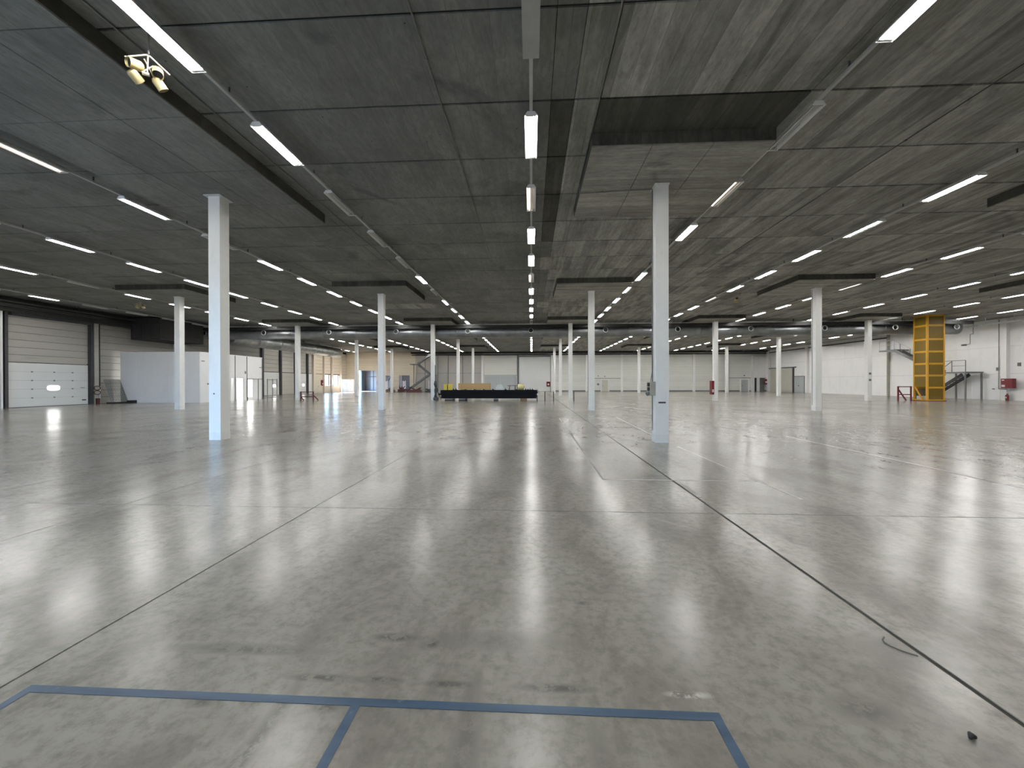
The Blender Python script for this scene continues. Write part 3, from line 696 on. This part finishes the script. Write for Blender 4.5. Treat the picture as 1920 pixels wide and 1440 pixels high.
# leaning mesh panels
mp = thing('mesh_panel', 'grey welded mesh panel leaning against the dock wall', 'mesh panel', (-33.6, 29.4, 0))
a0, a1, b0, b1 = Vector((-33.35, 28.9, .12)), Vector((-33.35, 30.1, .12)), Vector((-33.9, 28.8, 1.92)), Vector((-33.9, 29.95, 1.92))
MB().bar(a0, a1, .035).bar(b0, b1, .035).bar(a0, b0, .035).bar(a1, b1, .035).build('frame', 'pipe', mp)
for k in range(1, 12): MB().bar(a0.lerp(a1, k / 12), b0.lerp(b1, k / 12), .028).build('wire', 'greysteel', mp)
for k in range(1, 10): MB().bar(a0.lerp(b0, k / 10), a1.lerp(b1, k / 10), .022).build('wire', 'greysteel', mp)
bb = thing('floor_beam', 'low black beam on the floor under the leaning mesh panel', 'beam', (-33.5, 29.4, 0))
MB().box(-33.75, -33.2, 28.85, 30.12, 0, .11).build('timber', 'rubber', bb)
rb = thing('rubber_block', 'black rubber block at the foot of the white office box', 'block', (-32.9, 30.0, 0)); MB().box(-33.15, -32.6, 29.85, 30.15, 0, .22).box(-33.05, -32.7, 29.80, 29.85, .04, .18).build('bumper', 'rubber', rb)
fh = thing('hose_fitting', 'coiled dark hose on a rusty wall hydrant between dock door and mesh panel', 'hydrant', (-34.0, 28.5, 0))
MB().tube([(-34.02, 28.62, 0), (-34.02, 28.62, 1.4)], .045, 8).build('riser', 'greyplastic', fh)
for z in (.9, 1.25): MB().tube([(-34.0 + .02 * math.cos(t), 28.42 + .20 * math.cos(t), z + .16 * math.sin(t)) for t in [2 * PI * k / 12 for k in range(13)]], .03, 6, False).build('hose_coil', 'redrust', fh)
MB().box(-34.1, -33.95, 28.38, 28.58, 0, .45).build('valve_body', 'redrust', fh)

# ------------------------------------------------------------------ red barriers
def barrier(name, label, x0, x1, y, h, lean, mat='red'):
    b = thing(name, label, 'barrier', ((x0 + x1) / 2, y, 0)); w = .09
    for x in (x0, x1): MB().bar((x, y, 0), (x, y, h), w).build('post', mat, b)
    MB().bar((x0, y, h - .04), (x1, y, h - .04), .06).build('rail', mat, b); MB().bar((x0, y, h * .42), (x1, y, h * .42), .08).build('rail', mat, b)
    for x in lean: MB().bar((x[0], y, h * x[2]), (x[1], y - .05, .03), .08).build('brace', mat, b)
barrier('red_barrier', 'low dark red tube barrier beside the white column near the dock doors', -21.5, -20.3, 34.8, .82, [(-21.5, -21.2, .42), (-20.3, -19.8, .6)], 'redrust')
barrier('red_barrier', 'red tube barrier guarding the foot of the yellow lift tower', 31.80, 32.86, 35.0, 1.25, [(31.85, 32.4, .75)])

# ------------------------------------------------------------------ stack of black beams and the goods on it
for r in range(5):
    for k in range(4):
        dx = random.uniform(-.12, .12) + (.10 if r < 2 else 0); x0, x1 = -8.15 + dx - .08 * r * (r < 3), .25 + dx + .06 * r
        y0 = 34.05 + k * .27; z0 = .22 + r * .150
        o = thing('black_beam', 'long black steel racking beam lying in the stack on the hall floor', 'beam', ((x0 + x1) / 2, y0, z0), 'black beams of the stack')
        MB().box(x0, x1, y0, y0 + .24, z0, z0 + .142).build('web', 'black', o)
        for x in (x0, x1): MB().box(x - .012, x + .012, y0 + .01, y0 + .23, z0 - .0, z0 + .143).build('end_plate', 'steel', o)
for k, x in enumerate((-7.4, -6.2, -3.2, -.7)):
    o = thing('support_block', ('dark dolly under the left end of the black beams', 'short dark pallet under the black beams near the dolly', 'small dark block under the middle of the black beams', 'brown wooden block under the right end of the black beams')[k], 'block', (x, 34.6, 0))
    w = (.7, .6, .35, .6)[k]; MB().box(x - w / 2, x + w / 2, 33.98, 35.15, .10, .215).build('deck', 'brown' if k == 3 else 'greysteel', o)
    for y in (34.05, 34.55, 35.05): MB().box(x - w / 2, x + w / 2, y - .05, y + .05, 0, .10).build('runner', 'brown' if k == 3 else 'rubber', o)
TZ = .22 + 5 * .150
yb = thing('yellow_box', 'bright yellow plastic box on the left end of the black stack', 'box', (-7.55, 34.5, TZ))
MB().box(-7.9, -7.2, 34.25, 34.75, TZ, TZ + .50).build('body', 'yellowbox', yb); MB().box(-7.93, -7.17, 34.22, 34.78, TZ + .46, TZ + .53).build('lid', 'yellowbox', yb)
MB().box(-7.58, -7.50, 34.20, 34.22, TZ, TZ + .5).build('strap', 'steel', yb)
cr = thing('wooden_crate', 'long pale wooden crate lying on top of the black stack', 'crate', (-5.2, 34.5, TZ))
for k in range(3):
    MB().box(-6.35, -3.95, 34.12, 34.15, TZ + .09 + k * .165, TZ + .245 + k * .165).build('side_board', 'wood', cr)
    MB().box(-6.35, -3.95, 34.85, 34.88, TZ + .09 + k * .165, TZ + .245 + k * .165).build('side_board', 'wood', cr)
for a, c in ((-6.55, -6.32), (-3.98, -3.72)): MB().box(a, c, 34.08, 34.92, TZ + .04, TZ + .60).build('end_board', 'wood', cr)
MB().box(-6.33, -3.97, 34.15, 34.85, TZ + .07, TZ + .1).build('base_board', 'wood', cr); MB().box(-6.36, -3.94, 34.11, 34.89, TZ + .575, TZ + .595).build('lid_board', 'wood', cr)
for x in (-6.0, -5.15, -4.3): MB().box(x - .06, x + .06, 34.13, 34.87, TZ, TZ + .07).build('skid', 'brown', cr)
gb = thing('grey_toolbox', 'pale grey plastic toolbox on the black stack', 'toolbox', (-2.85, 34.5, TZ))
MB().poly([(-3.2, 34.3), (-2.5, 34.3), (-2.5, 34.75), (-3.2, 34.75)], (TZ, TZ + .33)).build('body', 'greyplastic', gb); MB().poly([(-3.1, 34.33), (-2.6, 34.33), (-2.6, 34.72), (-3.1, 34.72)], (TZ + .33, TZ + .46)).build('lid', 'greyplastic', gb)
MB().bar((-3.0, 34.52, TZ + .5), (-2.7, 34.52, TZ + .5), .03).box(-3.0, -2.97, 34.5, 34.54, TZ + .45, TZ + .5).box(-2.73, -2.7, 34.5, 34.54, TZ + .45, TZ + .5).build('handle', 'greyplastic', gb)
fr = thing('film_roll', 'yellowish wrapped roll near the right end of the black stack', 'roll', (-.95, 34.5, TZ))
MB().tube([(-1.22, 34.5, TZ + .27), (-.68, 34.5, TZ + .27)], .265, 18).build('wrap', 'film', fr); MB().tube([(-1.26, 34.5, TZ + .27), (-.64, 34.5, TZ + .27)], .06, 10).build('core', 'brown', fr)
tp = thing('steel_trestle', 'small rusty steel trestle on the black stack between toolbox and roll', 'trestle', (-1.75, 34.5, TZ))
for x in (-2.0, -1.5): MB().bar((x, 34.3, TZ), (x + .05, 34.5, TZ + .36), .04).bar((x, 34.7, TZ), (x + .05, 34.5, TZ + .36), .04).build('leg', 'redrust', tp)
MB().bar((-2.15, 34.5, TZ + .38), (-1.3, 34.5, TZ + .38), .05).build('bar', 'redrust', tp)
for k in range(9):
    x = (-6.98, -6.75, -3.42, -2.3, -1.35, -.5, -.3, -.1, .1)[k]
    o = thing('steel_clamp', 'small black clamp on the beam stack, %s counted from the hoist trolley' % ORD[k], 'clamp', (x, 34.2, TZ), 'black clamps on the beam stack')
    MB().box(x - .08, x + .08, 34.10, 34.25, TZ, TZ + .05).build('base', 'black', o); MB().box(x - .05, x + .0, 34.12, 34.22, TZ + .05, TZ + random.uniform(.1, .18)).build('hook', 'black', o)
wc = thing('white_sack', 'crumpled white sack hanging over the right end of the black beams', 'sack', (.45, 34.4, .5))
MB().tube([(.30, 34.35, TZ + .06), (.52, 34.35, TZ + .0), (.60, 34.35, .75), (.58, 34.35, .5)], .1, 10, True, [.04, .09, .08, .03]).build('cloth', 'greyplastic', wc)
pw = thing('steel_prop', 'thin black steel prop standing at the right end of the black stack', 'prop', (.52, 34.05, 0)); MB().bar((.50, 34.05, 0), (.50, 34.05, .5), .07).box(.42, .58, 33.97, 34.13, 0, .02).build('post', 'black', pw)
pt = thing('hoist_trolley', 'black hoist trolley with chain wheel standing against a white column by the beam stack', 'trolley', (-8.62, 34.3, 0))
MB().box(-8.80, -8.45, 34.0, 34.6, .05, .30).build('base', 'steel', pt)
MB().tube([(-8.66, 34.3, .28), (-8.66, 34.3, .6), (-8.58, 34.3, .95), (-8.62, 34.3, 1.2)], .1, 10, True, [.15, .08, .20, .12]).build('drum', 'green', pt)
MB().tube([(-8.62, 34.3, 1.2), (-8.66, 34.3, 1.5), (-8.66, 34.3, 1.78)], .1, 10, True, [.10, .16, .10]).build('motor', 'green', pt)
MB().bar((-8.68, 34.32, .3), (-8.68, 34.32, 3.2), .07).build('mast', 'steel', pt)
MB().tube([(-8.45, 34.15, .85), (-8.3, 34.15, .5), (-8.1, 34.15, .08)], .035, 8).build('pull_bar', 'steel', pt)
for y in (34.02, 34.58): MB().tube([(-8.62 - .02, y - .03, .10), (-8.62 - .02, y + .03, .10)], .10, 12).build('wheel', 'rubber', pt)
for k, (x, y) in enumerate(((1.22, 35.0), (2.0, 35.0), (3.80, 34.75))):
    o = thing('bollard', ('black steel bollard nearest the stack of black beams', 'black steel bollard standing free between two others', 'black steel bollard close beside a white column')[k], 'bollard', (x, y, 0))
    MB().bar((x, y, .02), (x, y, .80), .075).build('post', 'black', o); MB().box(x - .09, x + .09, y - .09, y + .09, 0, .02).build('base_plate', 'steel', o)

# ------------------------------------------------------------------ stair in the far left corner, scrap, sheets
def flight(par, a, c, w, n, mat):
    """stringers and treads from a (bottom) to c (top); w is a vector across the flight"""
    a, c, w = Vector(a), Vector(c), Vector(w)
    for s in (0, 1): MB().bar(a + w * s, c + w * s, .06, .28).build('stringer', mat, par)
    d = (c - a); hd = Vector((d.x, d.y, 0)).normalized() * .13
    for k in range(1, n):
        p = a.lerp(c, k / n); m = MB(); q = [p - hd, p + hd, p + hd + w, p - hd + w]
        m.poly([(v.x, v.y) for v in q], (p.z - .02, p.z + .02)); m.build('tread', mat, par)
ls = thing('steel_stair', 'dark steel zigzag stair against the far wall beside the cream bay', 'stair', (-19.4, 66.4, 0))
flight(ls, (-22.0, 66.0, .1), (-17.9, 66.0, 3.0), (0, .9, 0), 14, 'greysteel'); flight(ls, (-17.9, 67.1, 3.05), (-20.1, 67.1, 4.85), (0, .9, 0), 9, 'greysteel'); flight(ls, (-19.9, 66.0, 4.95), (-17.5, 66.0, 6.6), (0, .9, 0), 8, 'greysteel')
MB().box(-17.9, -16.8, 66.0, 68.0, 2.92, 3.04).build('landing', 'greysteel', ls); MB().box(-21.2, -19.9, 66.0, 68.0, 4.80, 4.94).build('landing', 'greysteel', ls)
for x, z in ((-16.9, 2.95), (-17.85, 2.95)): MB().bar((x, 67.9, 0), (x, 67.9, z), .10).build('post', 'greysteel', ls)
MB().bar((-21.1, 67.95, 0), (-21.1, 67.95, 4.8), .10).build('post', 'greysteel', ls)
for x in (-21.15, -20.4): MB().bar((x, 66.02, 4.94), (x, 66.02, 5.95), .035).build('baluster', 'plankw', ls)
MB().bar((-21.15, 66.02, 5.95), (-19.9, 66.02, 5.95), .035).build('handrail', 'plankw', ls)
cs = thing('corrugated_sheets', 'white corrugated sheets standing upright below the bright windows', 'sheets', (-32.4, 66.3, 0))
for s in range(2):
    m = MB(); n = 28; y = 66.2 + s * .25
    for k in range(n + 1):
        x = -33.6 + 2.35 * k / n; yy = y + (.05 if k % 4 in (0, 1) else -.05); m.v += [(x, yy, .0), (x, yy, 2.25), (x, yy + .01, .0), (x, yy + .01, 2.25)]
    for k in range(n):
        i = k * 4; m.f += [[i, i + 4, i + 5, i + 1], [i + 2, i + 3, i + 7, i + 6]]; m.sm += [False, False]
    m.build('sheet', 'sheet', cs)
def scrap(label, x, y, w, h, mat, seed):
    rnd = random.Random(seed); o = thing('scrap_pile', label, 'scrap pile', (x, y, 0))
    for k in range(14):
        a = Vector((x + rnd.uniform(-w, w) / 2, y + rnd.uniform(-.4, .4), rnd.uniform(.05, h * .5))); c = Vector((x + rnd.uniform(-w, w) / 2, y + rnd.uniform(-.4, .4), rnd.uniform(.05, h)))
        MB().bar(a, c, rnd.uniform(.06, .14)).build('bar', mat, o)
    MB().box(x - w / 2, x + w / 2, y - .3, y + .3, 0, h * .4).build('frame', mat, o)
scrap('brown pile of pallet boards below the far window opening', -25.1, 67.2, 1.6, .85, 'brown', 1)
scrap('grey-brown scrap pile in front of the far window opening', -23.0, 67.3, 1.4, 1.15, 'redrust', 2)
scrap('dark red pile of steel parts at the foot of the zigzag stair', -20.2, 65.2, 2.6, 1.0, 'redrust', 3)
scrap('low dark scrap pile between zigzag stair and beam stack', -17.6, 66.0, 1.6, .6, 'steel', 4)
for k, (x, h) in enumerate(((-27.9, 1.95), (-26.2, 2.0), (-22.9, 2.0), (-18.4, 2.1))):
    o = thing('white_post', ('thick white post before the dark annex opening', 'white plank bundle standing before the first far window opening', 'white plank bundle standing before the second far window opening', 'thin white post at the foot of the zigzag stair')[k], 'post', (x, 66.9, 0))
    w = (.34, .7, .6, .2)[k]
    for q in range(3): MB().box(x - w / 2 + w * q / 3, x - w / 2 + w * (q + .85) / 3, 68.1, 68.25, 0, h - .1 * (q % 2)).build('plank', 'sheet', o)

# ------------------------------------------------------------------ yellow lift tower
LX0, LX1, LY0, LY1 = 33.08, 34.38, 33.85, 34.95
lt = thing('lift_tower', 'tall yellow goods lift tower with mesh panels reaching the ceiling', 'lift', ((LX0 + LX1) / 2, (LY0 + LY1) / 2, 0))
zz = [.08, 1.14, 2.16, 3.15, 4.17, 5.20, 6.36, 7.2]
for x, y, w in ((LX0, LY0, .13), (LX1, LY0, .10), (LX0, LY1, .10), (LX1, LY1, .10)): MB().box(x - w / 2, x + w / 2, y - w / 2, y + w / 2, 0, 7.22).build('corner_post', 'yellow', lt)
MB().box(LX0 + .07, LX0 + .16, LY0 - .02, LY0 + .05, .1, 7.1).build('guide_rail', 'steel', lt)
for z in zz:
    MB().box(LX0, LX1, LY0 - .03, LY0 + .03, z - .075, z + .075).build('cross_bar', 'yellow', lt); MB().box(LX0, LX1, LY1 - .03, LY1 + .03, z - .075, z + .075).build('cross_bar', 'yellow', lt)
    if z > 1.2 or z < .1:
        MB().box(LX0 - .03, LX0 + .03, LY0, LY1, z - .075, z + .075).build('cross_bar', 'yellow', lt)
    MB().box(LX1 - .03, LX1 + .03, LY0, LY1, z - .075, z + .075).build('cross_bar', 'yellow', lt)
for k, (a, c) in enumerate(zip(zz, zz[1:])):
    MB().box(LX0 + .17, LX1 - .05, LY0 - .005, LY0 + .005, a + .075, c - .075).build('mesh_panel', 'ymesh', lt); MB().box(LX0 + .05, LX1 - .05, LY1 - .005, LY1 + .005, a + .075, c - .075).build('mesh_panel', 'ymesh', lt)
    if k > 0: MB().box(LX0 - .005, LX0 + .005, LY0 + .06, LY1 - .05, a + .075, c - .075).build('mesh_panel', 'ymesh', lt)
    MB().box(LX1 - .005, LX1 + .005, LY0 + .05, LY1 - .05, a + .075, c - .075).build('mesh_panel', 'ymesh', lt)
MB().bar((LX0 - .02, LY1 - .1, 1.2), (LX0 - .02, LY0 + .35, .1), .08).build('chute_brace', 'yellow', lt)
MB().box(LX0 + .1, LX1 - .1, LY0 + .1, LY1 - .1, .08, .42).build('lift_platform', 'greyplastic', lt); MB().box(LX0 + .1, LX1 - .1, LY0 + .1, LY1 - .1, 6.5, 7.1).build('motor_housing', 'steel', lt)
MB().box(LX0 - .08, LX1 + .1, LY0 - .12, LY1 + .1, 0, .06).build('base_plate', 'redrust', lt)

# ------------------------------------------------------------------ steel stair on the right wall
rs = thing('wall_stair', 'grey steel stair with two landings climbing the white wall behind the yellow lift', 'stair', (40.4, 41.5, 0))
MB().box(39.6, 41.1, 37.1, 39.5, 2.42, 2.55).build('landing', 'greysteel', rs); MB().box(39.6, 41.1, 44.0, 45.9, 5.02, 5.18).build('landing', 'greysteel', rs)
flight(rs, (40.35, 41.4, .1), (40.35, 38.1, 2.32), (.65, 0, 0), 12, 'steel'); flight(rs, (39.65, 39.5, 2.6), (39.65, 44.1, 5.1), (.6, 0, 0), 14, 'greysteel')
for x in (39.65, 41.05):
    for y in (37.2, 39.3): MB().bar((x, y, 0), (x, y, 2.42), .10).build('post', 'greysteel', rs)
for y in (37.15, 38.3, 39.45): MB().bar((39.62, y, 2.55), (39.62, y, 3.6), .04).build('baluster', 'greysteel', rs)
MB().bar((39.62, 37.15, 3.6), (39.62, 39.45, 3.6), .04).bar((39.62, 37.15, 3.1), (39.62, 38.3, 3.1), .03).build('handrail', 'greysteel', rs)
MB().bar((39.62, 38.3, 3.55), (39.62, 39.4, 2.7), .04).build('baluster', 'greysteel', rs)
for y in (44.1, 45.0, 45.85): MB().bar((39.62, y, 5.18), (39.62, y, 6.2), .04).build('baluster', 'greyplastic', rs)
MB().bar((39.62, 44.1, 6.2), (39.62, 45.85, 6.2), .04).bar((39.62, 45.85, 5.7), (39.62, 44.1, 5.7), .03).build('handrail', 'greyplastic', rs)
MB().bar((39.62, 39.45, 3.6), (39.62, 44.1, 6.15), .05).build('handrail', 'greyplastic', rs); MB().bar((40.32, 41.4, 1.0), (40.32, 39.5, 2.36), .05).build('handrail', 'greysteel', rs)
for y, z in ((40.8, 3.3), (42.3, 4.1), (43.4, 4.7)): MB().bar((39.62, y, z), (39.62, y, z + 1.0), .035).build('baluster', 'greysteel', rs)

# ------------------------------------------------------------------ right wall fittings
fc = thing('hose_cabinet', 'red fire hose cabinet with white labels on the white wall', 'fire cabinet', (41.2, 35.1, 1.0))
MB().box(40.75, 41.09, 34.72, 35.5, 1.07, 1.90).build('cabinet', 'red', fc); MB().box(40.735, 40.75, 35.2, 35.44, 1.18, 1.36).build('label_plate', 'redlabel', fc); MB().box(40.735, 40.75, 35.25, 35.42, 1.72, 1.80).build('label_plate', 'redlabel', fc)
def extinguisher(label, x, y, s=1.0):
    e = thing('fire_extinguisher', label, 'extinguisher', (x, y, 0))
    MB().tube([(x, y, 0), (x, y, .04 * s), (x, y, .42 * s), (x, y, .5 * s), (x, y, .54 * s)], .1, 14, True, [.10, .11, .11, .07, .03]).build('cylinder', 'red', e)
    MB().box(x - .03, x + .03, y - .06, y + .03, .54 * s, .60 * s).build('valve', 'steel', e); MB().tube([(x, y, .56 * s), (x - .14, y + .02, .42 * s), (x - .14, y, .15 * s)], .014, 6).build('hose', 'rubber', e)
    MB().box(x - .112, x - .108, y - .05, y + .05, .2 * s, .34 * s).build('label_plate', 'redlabel', e)
extinguisher('red fire extinguisher on the floor under the red hose cabinet', 41.05, 35.3)
for label, x, y, z in (('red fire extinguisher box on the wall beside the white sectional door', 3.05, 69.82, .95), ('small dark red fire box beside the sliding door corner', 40.95, 69.35, 1.3),):
    o = thing('fire_box', label, 'fire box', (x, y, z)); MB().box(x - .33, x + .33, y - .12, y + .0, z - .05, z + .85).build('cabinet', 'red', o); MB().box(x - .15, x + .15, y - .135, y - .121, z + .2, z + .5).build('label_plate', 'redlabel', o)
eb = thing('fire_box', 'tall red extinguisher box on the cream dock wall beside the bright windows', 'fire box', (XL + .1, 61.35, 1.2)); MB().box(XL + .035, XL + .25, 61.15, 61.55, 1.2, 2.1).build('cabinet', 'red', eb); MB().box(XL + .25, XL + .262, 61.22, 61.48, 1.4, 1.6).build('label_plate', 'redlabel', eb)
conduit('wall_conduit', 'dark conduit dropping down the white wall to a siren', [(41.3, 38.1, 7.2), (41.3, 38.1, 6.1), (41.3, 38.35, 6.1), (41.3, 38.35, 5.2), (41.3, 38.75, 5.15)], .022, 'pipe')
o = thing('wall_siren', 'small grey siren at the end of a conduit on the white wall', 'siren', (41.3, 38.8, 5.1)); MB().box(41.25, 41.398, 38.72, 39.0, 5.06, 5.22).build('body', 'pipe', o); MB().tube([(41.25, 38.86, 5.14), (41.12, 38.86, 5.12)], .06, 10, True, [.04, .09]).build('horn', 'pipe', o)
conduit('wall_conduit', 'dark cable pipe running down beside the white pilaster to the hose cabinet', [(41.05, 35.9, 7.1), (41.05, 35.9, 1.0), (41.05, 35.3, .98)], .03, 'pipe')
for y, z, l in ((36.25, 2.75, 'small dark alarm box on the white wall left of the pilaster'), (34.75, 3.1, 'small grey notice box on the white wall above the hose cabinet')):
    o = thing('wall_box', l, 'wall box', (41.35, y, z)); MB().box(41.33, 41.398, y - .1, y + .1, z - .15, z + .15).build('body', 'pipe', o); MB().box(41.32, 41.33, y - .06, y + .06, z - .05, z + .08).build('front', 'greysteel', o)
for k, (x, z, l) in enumerate(((12.0, 2.75, 'small dark wall lamp left of the cream door in the far wall'), (13.2, 2.65, 'small dark wall lamp above the cream door in the far wall'), (37.6, 2.75, 'small dark wall lamp above the grey door in the far wall'))):
    o = thing('wall_lamp', l, 'wall lamp', (x, YF - .1, z)); MB().box(x - .07, x + .07, YF - .15, YF - .0, z, z + .16).build('body', 'steel', o); MB().box(x - .05, x + .05, YF - .17, YF - .15, z + .03, z + .12).build('lens', 'pipe', o)
o = thing('wall_reel', 'dark hose reel on the far wall left of the cream door', 'hose reel', (12.0, YF - .15, 1.0)); MB().tube([(12.0, YF - .02, 1.3), (12.0, YF - .14, 1.3)], .20, 14).build('drum', 'greysteel', o); MB().tube([(12.0, YF - .14, 1.3), (12.0, YF - .17, 1.3)], .07, 10).build('hub', 'pipe', o)
# bright conveyor lights and brackets by the right wall
o = thing('pipe_rack', 'white pipe rack hanging from the ceiling by the white wall', 'pipe rack', (40.3, 35.0, 6.6))
MB().bar((39.6, 33.0, 6.65), (39.6, 37.6, 6.65), .06).build('pipe', 'greyplastic', o); MB().bar((40.1, 33.0, 6.65), (40.1, 37.6, 6.65), .06).build('pipe', 'greyplastic', o)
for y in (33.6, 35.6, 37.4): MB().box(39.58, 39.62, y - .02, y + .02, 6.68, ZS + .01).build('hanger', 'greyplastic', o); MB().bar((39.5, y, 6.60), (40.2, y, 6.60), .04).build('cross_arm', 'greyplastic', o)

# ------------------------------------------------------------------ floor markings and litter
TW = .047
pts = None
bm = thing('floor_marking', 'faded blue painted outline of bays on the concrete in the foreground', 'floor marking', (-.9, 1.9, 0))
MB().box(-2.685, .915, 1.925 - TW, 1.925, 0, .0012).build('stripe', 'bluepaint', bm)
for x in (-2.66, -.885, .89): MB().box(x - TW / 2, x + TW / 2, .2, 1.925 - TW, 0, .0012).build('stripe', 'bluepaint', bm)
def strip(label, x0, y0, x1, y1, w=.05):
    d = Vector((x1 - x0, y1 - y0)); nrm = Vector((-d.y, d.x)).normalized() * w / 2
    MB().poly([(x0 + nrm.x, y0 + nrm.y), (x0 - nrm.x, y0 - nrm.y), (x1 - nrm.x, y1 - nrm.y), (x1 + nrm.x, y1 + nrm.y)], (0, .001)).build('floor_line', 'whiteline', None, label, 'floor line', 'worn white lines on the floor')
strip('worn white floor line running beside the wide joint', 1.20, 6.45, 1.26, 17.5, .045); strip('thin white cross line ending at two long white lines', 1.2, 6.48, 3.66, 6.48, .035)
strip('worn white floor line starting in front of the socket column', 3.73, 5.5, 3.68, 9.9, .04); strip('worn white floor line running on behind the socket column', 3.73, 12.2, 3.95, 18.2, .04)
strip('short white line hugging the wide floor joint', 2.37, 5.55, 2.37, 6.45, .06); strip('long faint white floor line in the empty bay right of the socket column', 7.53, 6.8, 7.62, 11.9, .035)
strip('short faint white cross line in the right-hand bay', 7.3, 6.47, 9.6, 6.47, .035)
o = MB(); rnd = random.Random(3)
o.tube([(1.975, 1.83, .012), (1.995, 1.845, .014), (2.01, 1.84, .008)], .012, 8, True, [.006, .013, .008]); o.build('pebble', 'rubber', None, 'tiny black pebble lying on the concrete near the wide joint', 'pebble')
pts = [(2.23, 2.545, .004), (2.20, 2.52, .004), (2.185, 2.49, .004), (2.195, 2.455, .004), (2.22, 2.42, .004), (2.25, 2.395, .004), (2.275, 2.378, .004)]
MB().tube(pts, .004, 6).build('wire_scrap', 'cable', None, 'thin bent strip of cable lying beside the wide floor joint', 'wire')
